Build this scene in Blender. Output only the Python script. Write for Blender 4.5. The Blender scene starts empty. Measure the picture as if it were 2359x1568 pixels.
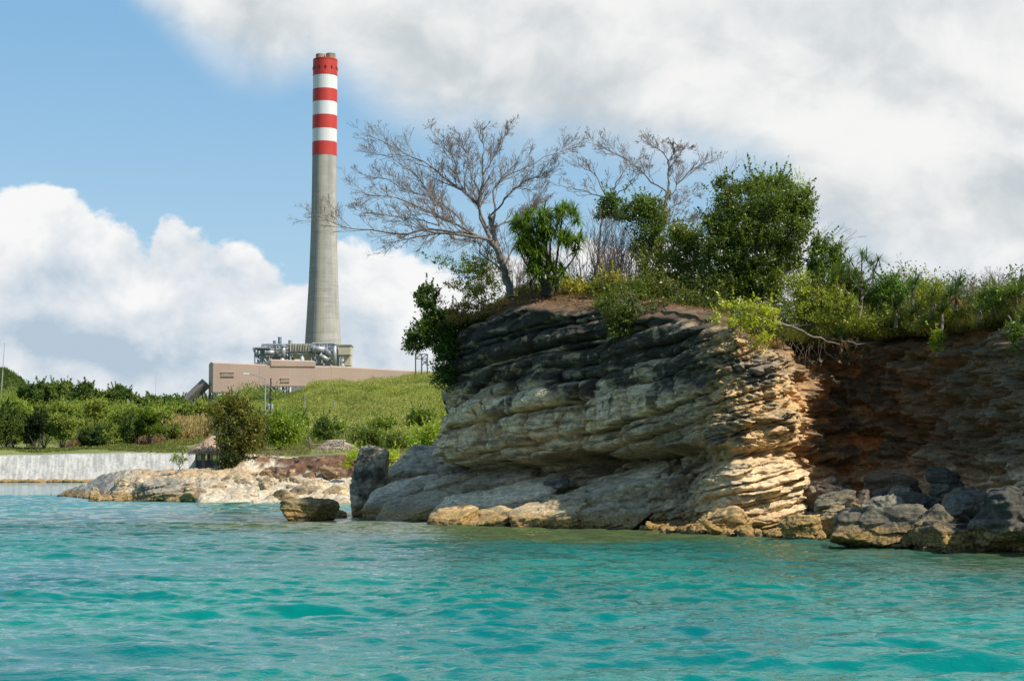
import bpy, math, random
import numpy as np
from mathutils import Vector, Matrix, Euler
random.seed(7)
RNG = np.random.default_rng(11)
C = bpy.context.scene.collection
SC = bpy.context.scene

# ------------------------------------------------------------------ camera
CAM_H = 2.5
F = 3919.5                      # focal length in sketch pixels (sketch = 2358 x 1568)
PITCH = math.atan((1084 - 784) / F)
cam_d = bpy.data.cameras.new('camera')
cam = bpy.data.objects.new('camera', cam_d); C.objects.link(cam)
cam.location = (0, 0, CAM_H)
cam.rotation_euler = (math.pi / 2 + PITCH, 0, 0)
cam_d.sensor_width = 36.0
cam_d.lens = F / 2358 * 36
cam_d.clip_start = 0.3
cam_d.clip_end = 9000
SC.camera = cam

def Q(x, y, d):
    """world point seen at sketch pixel (x, y) on the plane Y = d"""
    cx = (x - 1179) / F; cy = (784 - y) / F
    vy = math.cos(PITCH) - cy * math.sin(PITCH)
    vz = math.sin(PITCH) + cy * math.cos(PITCH)
    k = d / vy
    return np.array([cx * k, d, CAM_H + vz * k])

# ------------------------------------------------------------------ view, sun, sky
SC.view_settings.view_transform = 'Standard'
SC.view_settings.look = 'None'
SC.view_settings.exposure = 0.0
SC.view_settings.gamma = 1.0
SC.render.film_transparent = False
SUN_EL = math.radians(48)
SUN_AZ = math.radians(119)      # clockwise from +Y: from the right and a little from the camera's side
sdir = Vector((math.cos(SUN_EL) * math.sin(SUN_AZ), math.cos(SUN_EL) * math.cos(SUN_AZ), math.sin(SUN_EL)))
sl = bpy.data.lights.new('sun', 'SUN'); sl.energy = 5.0; sl.angle = math.radians(0.53)
sl.color = (1.0, 0.945, 0.86)
so = bpy.data.objects.new('sun', sl); C.objects.link(so)
so.rotation_euler = sdir.to_track_quat('Z', 'Y').to_euler()
so.location = (40, -20, 60)

world = bpy.data.worlds.new('World'); SC.world = world; world.use_nodes = True

class NT:
    """small helper to write node trees"""
    def __init__(s, tree):
        s.t = tree; s.n = tree.nodes; s.l = tree.links
    def node(s, typ, **kw):
        n = s.n.new(typ)
        for k, v in kw.items(): setattr(n, k, v)
        return n
    def put(s, sock, v):
        if hasattr(v, 'links') or isinstance(v, bpy.types.NodeSocket): s.l.new(v, sock)
        else:
            try: sock.default_value = v
            except Exception: sock.default_value = (*v, 1.0)
    def math(s, op, a, b=None, c=None, clamp=False):
        n = s.node('ShaderNodeMath', operation=op); n.use_clamp = clamp
        s.put(n.inputs[0], a)
        if b is not None: s.put(n.inputs[1], b)
        if c is not None: s.put(n.inputs[2], c)
        return n.outputs[0]
    def vmath(s, op, a, b=None, out=0):
        n = s.node('ShaderNodeVectorMath', operation=op); s.put(n.inputs[0], a)
        if b is not None:
            if op == 'SCALE': s.put(n.inputs[3], b)
            else: s.put(n.inputs[1], b)
        return n.outputs[out]
    def smooth(s, v, lo, hi, a=0.0, b=1.0):
        n = s.node('ShaderNodeMapRange', interpolation_type='SMOOTHSTEP')
        s.put(n.inputs[0], v); s.put(n.inputs[1], lo); s.put(n.inputs[2], hi); s.put(n.inputs[3], a); s.put(n.inputs[4], b)
        return n.outputs[0]
    def noise(s, vec, scale, detail=4, rough=0.55, dist=0.0, col=False, lac=2.0):
        n = s.node('ShaderNodeTexNoise'); s.put(n.inputs['Vector'], vec)
        n.inputs['Scale'].default_value = scale; n.inputs['Detail'].default_value = detail
        n.inputs['Roughness'].default_value = rough; n.inputs['Distortion'].default_value = dist
        n.inputs['Lacunarity'].default_value = lac
        return n.outputs['Color' if col else 'Fac']
    def mix(s, f, a, b, mode='MIX'):
        n = s.node('ShaderNodeMix', data_type='RGBA', blend_type=mode)
        s.put(n.inputs[0], f); s.put(n.inputs[6], a); s.put(n.inputs[7], b)
        return n.outputs[2]
    def curve(s, v, pts):
        n = s.node('ShaderNodeFloatCurve'); s.put(n.inputs['Value'], v)
        c = n.mapping.curves[0]
        n.mapping.use_clip = False
        c.points[0].location = pts[0]; c.points[1].location = pts[-1]
        for p in pts[1:-1]: c.points.new(*p)
        for p in c.points: p.handle_type = 'AUTO'
        n.mapping.update()
        return n.outputs[0]

w = NT(world.node_tree); w.n.clear()
tc = w.node('ShaderNodeTexCoord'); dirv = tc.outputs['Generated']
sky = w.node('ShaderNodeTexSky', sky_type='NISHITA'); sky.sun_disc = False
sky.sun_elevation = SUN_EL; sky.sun_rotation = SUN_AZ; sky.altitude = 0; sky.air_density = 1.0; sky.dust_density = 1.2; sky.ozone_density = 1.5
nv = w.vmath('NORMALIZE', dirv)
sp = w.node('ShaderNodeSeparateXYZ'); w.put(sp.inputs[0], nv)
dx, dy, dz = sp.outputs
az = w.math('ARCTAN2', dx, dy)
el = w.math('ARCSINE', dz)
A = w.math('MULTIPLY_ADD', az, F / 2358, 0.5)                 # 0..1 across the picture's field of view
B = w.math('MULTIPLY_ADD', el, -F / 1568, 1084 / 1568)          # 0 at its top, 0.69 at the horizon
# lower bank of cumulus: its upper outline by azimuth
low = [(-400, 560), (-150, 520), (0, 490), (55, 447), (120, 412), (170, 440), (230, 505), (300, 525), (350, 565), (375, 530), (440, 530), (520, 580), (600, 615), (700, 640),
       (790, 580), (900, 585), (1050, 600), (1200, 580), (1330, 570), (1450, 585), (1560, 565), (1700, 500), (1800, 430), (1900, 300), (2358, 100), (2800, 100)]
high = [(-400, -500), (0, -190), (200, -60), (300, 20), (400, 110), (500, 175), (620, 205), (720, 205), (850, 275), (950, 325), (1100, 350), (1300, 375), (1500, 400),
        (1650, 425), (1800, 450), (1900, 560), (2358, 700), (2800, 720)]
cn = lambda L: [((x + 400) / 3200, y / 1568 * 0.5 + 0.4) for x, y in L]
A2 = w.math('MULTIPLY_ADD', A, 2358 / 3200, 400 / 3200, clamp=True)
cl = w.math('MULTIPLY', w.math('SUBTRACT', w.curve(A2, cn(low)), 0.4), 2.0)
ch = w.math('MULTIPLY', w.math('SUBTRACT', w.curve(A2, cn(high)), 0.4), 2.0)
warp = w.vmath('SCALE', w.vmath('SUBTRACT', w.noise(nv, 9, 3, 0.5, col=True), (0.5, 0.5, 0.5)), 0.05)
pv = w.vmath('ADD', nv, warp)
mp = w.vmath('MULTIPLY', pv, (1, 1, 1.35))
mpo = w.vmath('ADD', mp, (0.012, 0, 0.02))
n1 = w.noise(mp, 15, 9, 0.56); n1o = w.noise(mpo, 15, 5, 0.5)
b1 = w.noise(mp, 5.2, 8, 0.52); b1o = w.noise(w.vmath('ADD', mp, (0.03, 0, 0.05)), 5.2, 5, 0.5)
n1c = w.math('SUBTRACT', n1, 0.5); b1c = w.math('SUBTRACT', b1, 0.5)
inlow = w.math('SUBTRACT', B, cl)
n0 = w.noise(mp, 34, 7, 0.6)
dl = w.math('ADD', w.math('ADD', inlow, w.math('MULTIPLY', n1c, 0.16)), w.math('MULTIPLY', w.math('SUBTRACT', n0, 0.5), 0.05))
ml = w.smooth(dl, -0.004, 0.014)
inhigh = w.math('SUBTRACT', ch, B)
dh = w.math('ADD', w.math('ADD', inhigh, w.math('MULTIPLY', b1c, 0.13)), w.math('MULTIPLY', n1c, 0.05))
mh = w.smooth(dh, -0.03, 0.085)
fade_up = w.smooth(B, -1.3, -0.35)                               # the cloud deck breaks up overhead
fade_back = w.smooth(dy, 0.15, 0.6)
brk = w.smooth(w.noise(nv, 3.0, 6, 0.55), 0.50, 0.66)
# shading of the clouds: lit edges, blue-grey undersides
lit1 = w.math('MULTIPLY_ADD', w.math('SUBTRACT', n1, n1o), 5.0, 0.64)
lit2 = w.math('MULTIPLY_ADD', w.math('SUBTRACT', b1, b1o), 2.6, 0.52)
top_low = w.smooth(inlow, 0.02, 0.26, 1.0, 0.0)
lowlit = w.math('ADD', w.math('MULTIPLY', w.math('ADD', lit1, w.math('MULTIPLY', w.math('SUBTRACT', lit2, 0.5), 0.8)), 0.55), w.math('MULTIPLY', top_low, 0.5), clamp=True)
lowlit = w.math('SUBTRACT', lowlit, w.math('MULTIPLY', w.smooth(w.math('ABSOLUTE', w.math('SUBTRACT', B, 0.515)), 0.0, 0.06, 1, 0), w.math('MULTIPLY', w.smooth(A, 0.0, 0.4, 1.0, 0.3), 0.55)), clamp=True)
lowlit = w.math('ADD', lowlit, w.smooth(B, 0.54, 0.60, 0, 0.10), clamp=True)
c_low = w.mix(lowlit, (0.47, 0.58, 0.69), (0.94, 0.94, 0.94))
hl = w.math('ADD', w.math('MULTIPLY', lit2, 0.75), w.math('MULTIPLY', w.math('SUBTRACT', lit1, 0.64), 0.34))
hl = w.math('ADD', hl, w.math('MULTIPLY', w.smooth(inhigh, 0.0, 0.28), 0.22))
patch = w.smooth(w.math('ADD', w.math('MULTIPLY', w.math('ABSOLUTE', w.math('SUBTRACT', A, 0.90)), 1.0), w.math('MULTIPLY', w.math('ABSOLUTE', w.math('SUBTRACT', B, 0.16)), 2.2)), 0.0, 0.42, 0.30, 0.0)
hl = w.math('ADD', hl, patch, clamp=True)
c_high = w.mix(w.math('MULTIPLY_ADD', w.smooth(hl, -0.15, 1.0), 1.0, 0.0), (0.54, 0.60, 0.64), (0.92, 0.92, 0.91))
skyb = w.vmath('SCALE', sky.outputs[0], 0.15)
hz = w.smooth(el, 0.0, 0.30, 0.55, 0.25)
skyb = w.mix(0.72, skyb, w.mix(w.smooth(el, 0.02, 0.30), (0.44, 0.66, 0.82), (0.215, 0.475, 0.75)))
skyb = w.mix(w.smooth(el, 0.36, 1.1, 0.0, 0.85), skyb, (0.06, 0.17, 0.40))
skyb = w.mix(w.math('MULTIPLY', w.smooth(dy, 0.3, -0.4), 0.5), skyb, (0.12, 0.22, 0.36))  # unseen sky overhead and behind the camera dimmed to lower the fill light
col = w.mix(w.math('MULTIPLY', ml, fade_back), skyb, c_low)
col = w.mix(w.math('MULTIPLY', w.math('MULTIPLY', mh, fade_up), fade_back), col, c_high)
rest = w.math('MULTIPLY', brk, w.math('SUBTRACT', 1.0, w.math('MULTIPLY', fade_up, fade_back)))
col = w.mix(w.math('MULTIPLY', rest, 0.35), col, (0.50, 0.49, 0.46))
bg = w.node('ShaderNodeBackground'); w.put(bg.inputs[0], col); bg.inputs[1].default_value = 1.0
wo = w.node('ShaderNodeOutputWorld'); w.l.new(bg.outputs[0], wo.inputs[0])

# ------------------------------------------------------------------ numpy noise
_r = np.random.default_rng(3)
PERM = np.tile(_r.permutation(256), 3).astype(np.int64)
GR = _r.normal(size=(256, 3)); GR /= np.linalg.norm(GR, axis=1)[:, None]
def noise3(P, seed=0):
    P = np.asarray(P, float) + seed * 17.31
    I = np.floor(P).astype(np.int64); f = P - I; I &= 255
    u = f * f * f * (f * (f * 6 - 15) + 10)
    out = 0
    for cx in (0, 1):
        wx = u[:, 0] if cx else 1 - u[:, 0]
        a = PERM[(I[:, 0] + cx) & 255]
        for cy in (0, 1):
            wy = u[:, 1] if cy else 1 - u[:, 1]
            b = PERM[(a + I[:, 1] + cy) & 255]
            for cz in (0, 1):
                wz = u[:, 2] if cz else 1 - u[:, 2]
                g = GR[PERM[(b + I[:, 2] + cz) & 255]]
                dd = g[:, 0] * (f[:, 0] - cx) + g[:, 1] * (f[:, 1] - cy) + g[:, 2] * (f[:, 2] - cz)
                out = out + wx * wy * wz * dd
    return out * 1.5
def fbm(P, octv=4, seed=0, gain=0.5):
    P = np.asarray(P, float); s = 0; a = 1.0
    for i in range(octv):
        s = s + a * noise3(P * (2.03 ** i), seed + i * 3); a *= gain
    return s
def sstep(x, a, b):
    t = np.clip((x - a) / (b - a), 0, 1); return t * t * (3 - 2 * t)
def hsh(*k):
    h = np.zeros_like(np.asarray(k[0], float))
    for i, v in enumerate(k): h = h + np.asarray(v, float) * (12.9898 + 65.233 * i)
    return np.modf(np.abs(np.sin(h) * 43758.5453))[0]
def mixc(a, b, t): return np.asarray(a)[None, :] * (1 - t[:, None]) + np.asarray(b)[None, :] * t[:, None] if np.ndim(a) == 1 and np.ndim(b) == 1 else (a * (1 - t[:, None]) + b * t[:, None])

# ------------------------------------------------------------------ mesh and object helpers
def mesh_np(name, V, Fc, cols=None, smooth=True):
    V = np.ascontiguousarray(V, np.float32); Fc = np.ascontiguousarray(Fc, np.int32)
    k = Fc.shape[1]
    me = bpy.data.meshes.new(name)
    me.vertices.add(len(V)); me.vertices.foreach_set('co', V.ravel())
    me.loops.add(Fc.size); me.loops.foreach_set('vertex_index', Fc.ravel())
    me.polygons.add(len(Fc)); me.polygons.foreach_set('loop_start', np.arange(0, Fc.size, k, dtype=np.int32))
    me.polygons.foreach_set('loop_total', np.full(len(Fc), k, np.int32))
    me.polygons.foreach_set('use_smooth', np.full(len(Fc), smooth, bool))
    me.update(calc_edges=True)
    if cols is not None:
        a = me.color_attributes.new('Col', 'FLOAT_COLOR', 'POINT')
        cc = np.ones((len(V), 4), np.float32); cc[:, :3] = cols
        a.data.foreach_set('color', cc.ravel())
    return me
def link(name, me, mat, parent=None):
    o = bpy.data.objects.new(name, me); C.objects.link(o)
    if mat is not None: me.materials.append(mat)
    if parent is not None: o.parent = parent
    return o
def tag(o, label=None, cat=None, group=None, kind=None):
    if label: o['label'] = label
    if cat: o['category'] = cat
    if group: o['group'] = group
    if kind: o['kind'] = kind
    return o
def struct(o): o['kind'] = 'structure'; return o
def empty(name, loc, rz=0.0):
    o = bpy.data.objects.new(name, None); C.objects.link(o); o.location = tuple(loc); o.rotation_euler = (0, 0, rz)
    o.empty_display_size = 0.3
    return o
def gridfaces(nr, nc, wrap=False):
    r = np.arange(nr - 1)[:, None]; c = np.arange(nc if wrap else nc - 1)[None, :]
    a = r * nc + c; b = r * nc + (c + 1) % nc
    return np.stack([a, b, b + nc, a + nc], -1).reshape(-1, 4)

class MB:
    """collects boxes, bars and tubes into one mesh"""
    def __init__(s): s.v = []; s.f = []; s.k = 0
    def add(s, V, Fc):
        s.v.append(np.asarray(V, float)); s.f += [[i + s.k for i in q] for q in Fc]; s.k += len(V)
    def box(s, c, sz, rz=0.0):
        x, y, z = np.asarray(sz) / 2
        V = np.array([(-x, -y, -z), (x, -y, -z), (x, y, -z), (-x, y, -z), (-x, -y, z), (x, -y, z), (x, y, z), (-x, y, z)])
        ca, sa = math.cos(rz), math.sin(rz)
        V = np.stack([V[:, 0] * ca - V[:, 1] * sa, V[:, 0] * sa + V[:, 1] * ca, V[:, 2]], 1) + np.asarray(c)
        s.add(V, [(0, 3, 2, 1), (4, 5, 6, 7), (0, 1, 5, 4), (1, 2, 6, 5), (2, 3, 7, 6), (3, 0, 4, 7)])
    def tube(s, a, b, r, r2=None, n=8, cap=True):
        a = np.asarray(a, float); b = np.asarray(b, float); r2 = r if r2 is None else r2
        t = b - a; t /= max(np.linalg.norm(t), 1e-9)
        u = np.cross(t, (0, 0, 1)) if abs(t[2]) < 0.95 else np.cross(t, (1, 0, 0)); u /= np.linalg.norm(u); v = np.cross(t, u)
        an = np.arange(n) * 2 * math.pi / n
        ring = np.cos(an)[:, None] * u + np.sin(an)[:, None] * v
        V = np.vstack([a + ring * r, b + ring * r2])
        Fs = [(i, (i + 1) % n, n + (i + 1) % n, n + i) for i in range(n)]
        if cap: Fs += [tuple(range(n))[::-1], tuple(range(n, 2 * n))]
        s.add(V, Fs)
    def bar(s, a, b, wd, hg=None):
        s.tube(a, b, wd * 0.7071, n=4)
    def lathe(s, c, prof, n=24, cap=True):
        an = np.arange(n) * 2 * math.pi / n; V = []
        for r, z in prof: V.append(np.stack([c[0] + r * np.cos(an), c[1] + r * np.sin(an), np.full(n, c[2] + z)], 1))
        Fs = []
        for k in range(len(prof) - 1):
            for i in range(n): Fs.append((k * n + i, k * n + (i + 1) % n, (k + 1) * n + (i + 1) % n, (k + 1) * n + i))
        if cap: Fs += [tuple(range(n))[::-1], tuple(range((len(prof) - 1) * n, len(prof) * n))]
        s.add(np.vstack(V), Fs)
    def build(s, name, mat, parent=None, smooth=False, origin=None):
        V = np.vstack(s.v)
        if origin is not None: V = V - np.asarray(origin)
        me = bpy.data.meshes.new(name); me.from_pydata(V.tolist(), [], s.f); me.update()
        if smooth: me.polygons.foreach_set('use_smooth', np.full(len(me.polygons), True))
        o = link(name, me, mat, parent)
        return o

# ------------------------------------------------------------------ materials
def newmat(name):
    m = bpy.data.materials.new(name); m.use_nodes = True
    t = NT(m.node_tree); t.n.clear()
    out = t.node('ShaderNodeOutputMaterial'); b = t.node('ShaderNodeBsdfPrincipled'); t.l.new(b.outputs[0], out.inputs[0])
    return m, t, b, out
def pos(t): return t.node('ShaderNodeNewGeometry').outputs['Position']
def bump(t, b, h, strength=0.5, dist=0.05):
    n = t.node('ShaderNodeBump'); n.inputs['Strength'].default_value = strength; n.inputs['Distance'].default_value = dist
    t.put(n.inputs['Height'], h); t.l.new(n.outputs[0], b.inputs['Normal'])
def attr(t): return t.node('ShaderNodeAttribute', attribute_name='Col').outputs['Color']

def mat_plain(name, col, rough=0.7, metal=0.0, var=0.25, scale=1.5, bmp=0.0, streak=False):
    m, t, b, _ = newmat(name)
    tcn = t.node('ShaderNodeTexCoord').outputs['Object']
    v = t.vmath('MULTIPLY', tcn, (1, 1, 0.12)) if streak else tcn
    n = t.noise(v, scale, 6, 0.6); n2 = t.noise(v, scale * 7, 4, 0.6)
    k = t.math('ADD', t.smooth(n, 0.3, 0.7, 1 - var, 1 + var * 0.5), t.math('MULTIPLY', t.math('SUBTRACT', n2, 0.5), var * 0.8))
    t.put(b.inputs['Base Color'], t.vmath('SCALE', (*col,), k))
    b.inputs['Roughness'].default_value = rough; b.inputs['Metallic'].default_value = metal
    if bmp: bump(t, b, n2, bmp, 0.02)
    return m

def mat_rock(name='limestone', fine=1.0):
    m, t, b, _ = newmat(name)
    p = pos(t); c = attr(t)
    sp = t.node('ShaderNodeSeparateXYZ'); t.put(sp.inputs[0], p); z = sp.outputs[2]
    flat = t.vmath('MULTIPLY', p, (1, 1, 2.6))
    n = t.noise(flat, 2.2 * fine, 8, 0.62); nf = t.noise(p, 9 * fine, 7, 0.65); ns = t.noise(t.vmath('MULTIPLY', p, (0.5, 0.5, 9)), 1.6 * fine, 5, 0.6)
    k = t.math('MULTIPLY', t.smooth(n, 0.30, 0.68, 0.62, 1.22), t.smooth(nf, 0.3, 0.7, 0.74, 1.18))
    k = t.math('MULTIPLY', k, t.smooth(ns, 0.3, 0.7, 0.82, 1.12))
    c = t.vmath('SCALE', c, k)
    pits = t.smooth(t.noise(p, 5.5 * fine, 6, 0.7), 0.56, 0.66)
    c = t.mix(t.math('MULTIPLY', pits, 0.62), c, (0.06, 0.055, 0.045))
    # iron-gold algae belt just above the waterline, dark and wet at the water
    zz = t.math('ADD', z, t.math('MULTIPLY', t.math('SUBTRACT', n, 0.5), -1.6))
    gold = t.smooth(zz, 0.42, 0.95, 0.80, 0.0)
    c = t.mix(gold, c, t.mix(t.smooth(nf, 0.35, 0.65), (0.13, 0.07, 0.015), (0.52, 0.33, 0.10)))
    wet = t.smooth(t.math('ADD', z, t.math('MULTIPLY', t.math('SUBTRACT', nf, 0.5), 0.5)), 0.06, 0.26, 1.0, 0.0)
    c = t.mix(t.math('MULTIPLY', wet, 0.72), c, (0.035, 0.028, 0.014))
    t.put(b.inputs['Base Color'], c)
    t.put(b.inputs['Roughness'], t.math('MULTIPLY_ADD', wet, -0.45, 0.9))
    h = t.math('ADD', t.math('ADD', t.math('MULTIPLY', nf, 0.55), t.math('MULTIPLY', ns, 0.5)), t.math('MULTIPLY', t.noise(p, 30 * fine, 4, 0.7), 0.25))
    h = t.math('SUBTRACT', h, t.math('MULTIPLY', pits, 0.25))
    bump(t, b, h, 0.6, 0.06 / fine)
    return m
M_rock = mat_rock()
M_rockfar = mat_rock('shore_limestone', 0.7)

def mat_leaf(name, rough=0.38, trans=0.42, gloss=0.12):
    m, t, b, out = newmat(name)
    c = attr(t)
    tr = t.node('ShaderNodeBsdfTranslucent'); t.put(tr.inputs[0], t.vmath('MULTIPLY', c, (1.15, 1.25, 0.5)))
    t.put(b.inputs['Base Color'], c); b.inputs['Roughness'].default_value = rough
    b.inputs['Specular IOR Level'].default_value = gloss * 4
    mx = t.node('ShaderNodeMixShader'); mx.inputs[0].default_value = trans
    t.l.new(b.outputs[0], mx.inputs[1]); t.l.new(tr.outputs[0], mx.inputs[2]); t.l.new(mx.outputs[0], out.inputs[0])
    return m
M_leaf = mat_leaf('leaves')
M_leafdull = mat_leaf('dull_leaves', 0.7, 0.35, 0.03)
def mat_attr(name, rough=0.85, var=0.3, scale=6, bmp=0.3):
    m, t, b, _ = newmat(name); p = pos(t)
    n = t.noise(p, scale, 6, 0.6); n2 = t.noise(p, scale * 6, 4, 0.6)
    k = t.math('MULTIPLY', t.smooth(n, 0.3, 0.7, 1 - var, 1 + var), t.smooth(n2, 0.3, 0.7, 1 - var * 0.6, 1 + var * 0.6))
    t.put(b.inputs['Base Color'], t.vmath('SCALE', attr(t), k)); b.inputs['Roughness'].default_value = rough
    bump(t, b, t.math('ADD', n, t.math('MULTIPLY', n2, 0.4)), bmp, 0.1)
    return m
M_ground = mat_attr('ground_earth')
M_bark = mat_plain('pale_bark', (0.25, 0.21, 0.17), 0.9, 0, 0.4, 5, 0.5)
M_barkdark = mat_plain('dark_bark', (0.10, 0.085, 0.065), 0.9, 0, 0.4, 5, 0.5)
M_twig = mat_plain('grey_twigs', (0.30, 0.235, 0.19), 0.9, 0, 0.3, 4)

# ------------------------------------------------------------------ the sea
def smoothpath(pts, n):
    """Catmull-Rom through pts (k, m), n samples, even in arc length of the first two columns"""
    P = np.asarray(pts, float); P = np.vstack([2 * P[0] - P[1], P, 2 * P[-1] - P[-2]])
    out = []
    for i in range(1, len(P) - 2):
        t = np.linspace(0, 1, 60, endpoint=False)[:, None]
        a, b, c, d = P[i - 1], P[i], P[i + 1], P[i + 2]
        out.append(0.5 * ((2 * b) + (-a + c) * t + (2 * a - 5 * b + 4 * c - d) * t ** 2 + (-a + 3 * b - 3 * c + d) * t ** 3))
    out = np.vstack(out + [P[-2][None]])
    s = np.concatenate([[0], np.cumsum(np.linalg.norm(np.diff(out[:, :2], axis=0), axis=1))])
    if np.ndim(n) == 0: q = np.linspace(0, s[-1], n)
    else: q = n * s[-1]
    return np.stack([np.interp(q, s, out[:, k]) for k in range(out.shape[1])], 1), q

# plan of the cliff: x, y, top z, kind weight of recess, kind weight of corner
CL = [(9, 118, 10.2, 0, 0), (2, 100, 10.2, 0, 0), (-2.0, 90, 10.0, 0, 0), (-2.9, 85.9, 9.8, 0, 0), (-1.9, 82.9, 10.1, 0, 0), (0.6, 79.6, 10.4, 0, 0), (3.2, 77.3, 10.1, 0, 0),
      (5.6, 74.6, 9.6, 0, 0), (7.4, 71.2, 8.9, 0, 0.25), (8.4, 69.6, 8.6, 0, 0.9), (9.2, 69.0, 8.4, 0, 1), (10.3, 69.5, 8.1, 0, 1), (11.3, 70.6, 7.9, 0.1, 1), (11.9, 72.6, 7.9, 0.8, 0.1), (12.8, 76.0, 8.1, 1, 0), (15.0, 77.3, 8.4, 1, 0),
      (17.2, 75.2, 8.4, 1, 0), (18.8, 70.5, 8.25, 1, 0), (19.3, 65, 8.2, 1, 0), (18.6, 59.5, 8.3, 1, 0), (19.2, 54, 8.6, 1, 0), (22, 47, 9.0, 1, 0), (30, 40, 9.5, 1, 0), (52, 34, 9.5, 1, 0)]
def water():
    d1 = np.concatenate([np.arange(5, 15, 0.12), np.arange(15, 44, 0.062), np.arange(44, 82, 0.11)]); d2 = np.arange(82, 175, 0.42); d3 = 175 * (1.02 ** np.arange(1, 150))
    d = np.concatenate([d1, d2, d3]); d = d[d < 3200]
    u = np.linspace(-1, 1, 760)
    D, U = np.meshgrid(d, u, indexing='ij')
    X = U * (D * 0.375 + 3.0); Y = D
    Z = np.zeros_like(X)
    sp = np.gradient(d)[:, None]
    r = np.random.default_rng(5)
    wx = 0.6 * np.sin(X * 0.23 + 1.3) + 0.5 * np.sin(Y * 0.19 + X * 0.11)
    patchy = 0.80 + 0.20 * np.sin(X * 0.21 + Y * 0.13 + 1.0) * np.sin(Y * 0.17 - X * 0.07) + 0.18 * np.sin(X * 0.05 - Y * 0.31)
    for i in range(150):
        lam = 0.14 * (3.4 / 0.14) ** r.random()
        th = r.normal(0, 0.40) + 0.08
        k = 2 * math.pi / lam
        amp = (0.0042 if lam < 0.3 else 0.0060 if lam < 1.5 else 0.0058) * lam ** 0.98 * (0.5 + r.random())
        if lam > 3: amp *= 0.7
        ph = r.random() * 6.28
        fade = np.clip(lam / (sp * 2.4) - 0.6, 0, 1)
        arg = k * (math.sin(th) * X + math.cos(th) * (Y + wx * 0.5)) + ph
        sn = np.sin(arg)
        Z += amp * fade * (sn + 0.28 * np.cos(2 * arg)) * (patchy if lam < 2.5 else 1)
    path, _ = smoothpath(CL, 400)
    pth = path[(path[:, 1] < 92)]
    dist = np.full(X.shape, 60.0)
    msk = (Y > 30) & (Y < 110)
    P = np.stack([X[msk], Y[msk]], 1)
    dm = np.full(len(P), 1e9)
    for q in pth[::5]: dm = np.minimum(dm, (P[:, 0] - q[0]) ** 2 + (P[:, 1] - q[1]) ** 2)
    dist[msk] = np.sqrt(dm)
    V = np.stack([X.ravel(), Y.ravel(), Z.ravel() * 0.95], 1)
    nn = fbm(V * (0.11, 0.06, 0), 4, 3); n2 = fbm(V * (0.035, 0.02, 0), 3, 9)
    dist = dist.ravel() + nn * 6 + n2 * 5
    shal = sstep(dist, 15, 5)
    mid = sstep(dist, 34, 10)
    deep = mixc((0.0, 0.135, 0.145), (0.0, 0.205, 0.165), sstep(nn + n2 * 0.5, -0.9, 0.6))
    c = mixc(deep, np.tile((0.004, 0.090, 0.062), (len(V), 1)), mid * 0.85)
    c = mixc(c, np.tile((0.085, 0.115, 0.035), (len(V), 1)), shal * 0.9)
    far = sstep(V[:, 1], 120, 240); c = mixc(c, np.tile((0.02, 0.24, 0.29), (len(V), 1)), far)
    dark = sstep(V[:, 0], 12, 22) * sstep(V[:, 1], 30, 46) * (V[:, 1] < 62); c = mixc(c, np.tile((0.01, 0.06, 0.10), (len(V), 1)), dark * 0.6)  # dark blue painted in for the right cliff's shadow on the water
    o = link('sea', mesh_np('sea', V, gridfaces(len(d), len(u)), c), None)
    m, t, b, out = newmat('sea_water'); p = pos(t)
    t.put(b.inputs['Base Color'], attr(t))
    b.inputs['Roughness'].default_value = 0.035; b.inputs['IOR'].default_value = 1.333
    sc = t.vmath('MULTIPLY', p, (0.75, 1.25, 0.5))
    h1 = t.noise(sc, 5, 4, 0.55, 0.4); h2 = t.noise(sc, 16, 3, 0.6)
    bump(t, b, t.math('ADD', h1, t.math('MULTIPLY', h2, 0.30)), 0.8, 0.035)
    o.data.materials.append(m)
    struct(o)
    # dark sea bed under everything
    me = mesh_np('seabed', [(-3000, -200, -4), (3000, -200, -4), (3000, 4000, -4), (-3000, 4000, -4)], [(0, 1, 2, 3)], np.tile((0.05, 0.12, 0.10), (4, 1)))
    struct(link('seabed', me, M_ground))
water()

# ------------------------------------------------------------------ the cliff
def facets(x, y, cell, seed, tilt=0.5):
    """flat, randomly tilted faces with sharp edges between them; returns offset about -0.5..0.5 and a random per face"""
    px, py = x / cell, y / cell; ix, iy = np.floor(px), np.floor(py)
    best = np.full(len(px), 9e9); off = np.zeros(len(px)); rid = np.zeros(len(px)); sec = np.full(len(px), 9e9)
    for a in (-1, 0, 1):
        for b in (-1, 0, 1):
            cx, cy = ix + a, iy + b; jx = cx + hsh(cx + seed, cy); jy = cy + hsh(cy + seed * 1.7, cx + 3.3)
            dx_, dy_ = px - jx, py - jy; dd = dx_ * dx_ + dy_ * dy_; m_ = dd < best
            sec = np.where(m_, best, np.minimum(sec, dd)); best = np.where(m_, dd, best)
            r1, r2, r3 = hsh(cx + 7, cy + seed), hsh(cx * 1.3 + seed, cy + 1), hsh(cx + 2, cy * 1.9 + seed)
            off = np.where(m_, (r1 - 0.5) + tilt * ((r2 - 0.5) * dx_ * 2 + (r3 - 0.62) * dy_ * 2), off); rid = np.where(m_, r1, rid)
    return off, rid, np.sqrt(sec) - np.sqrt(best)
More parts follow.
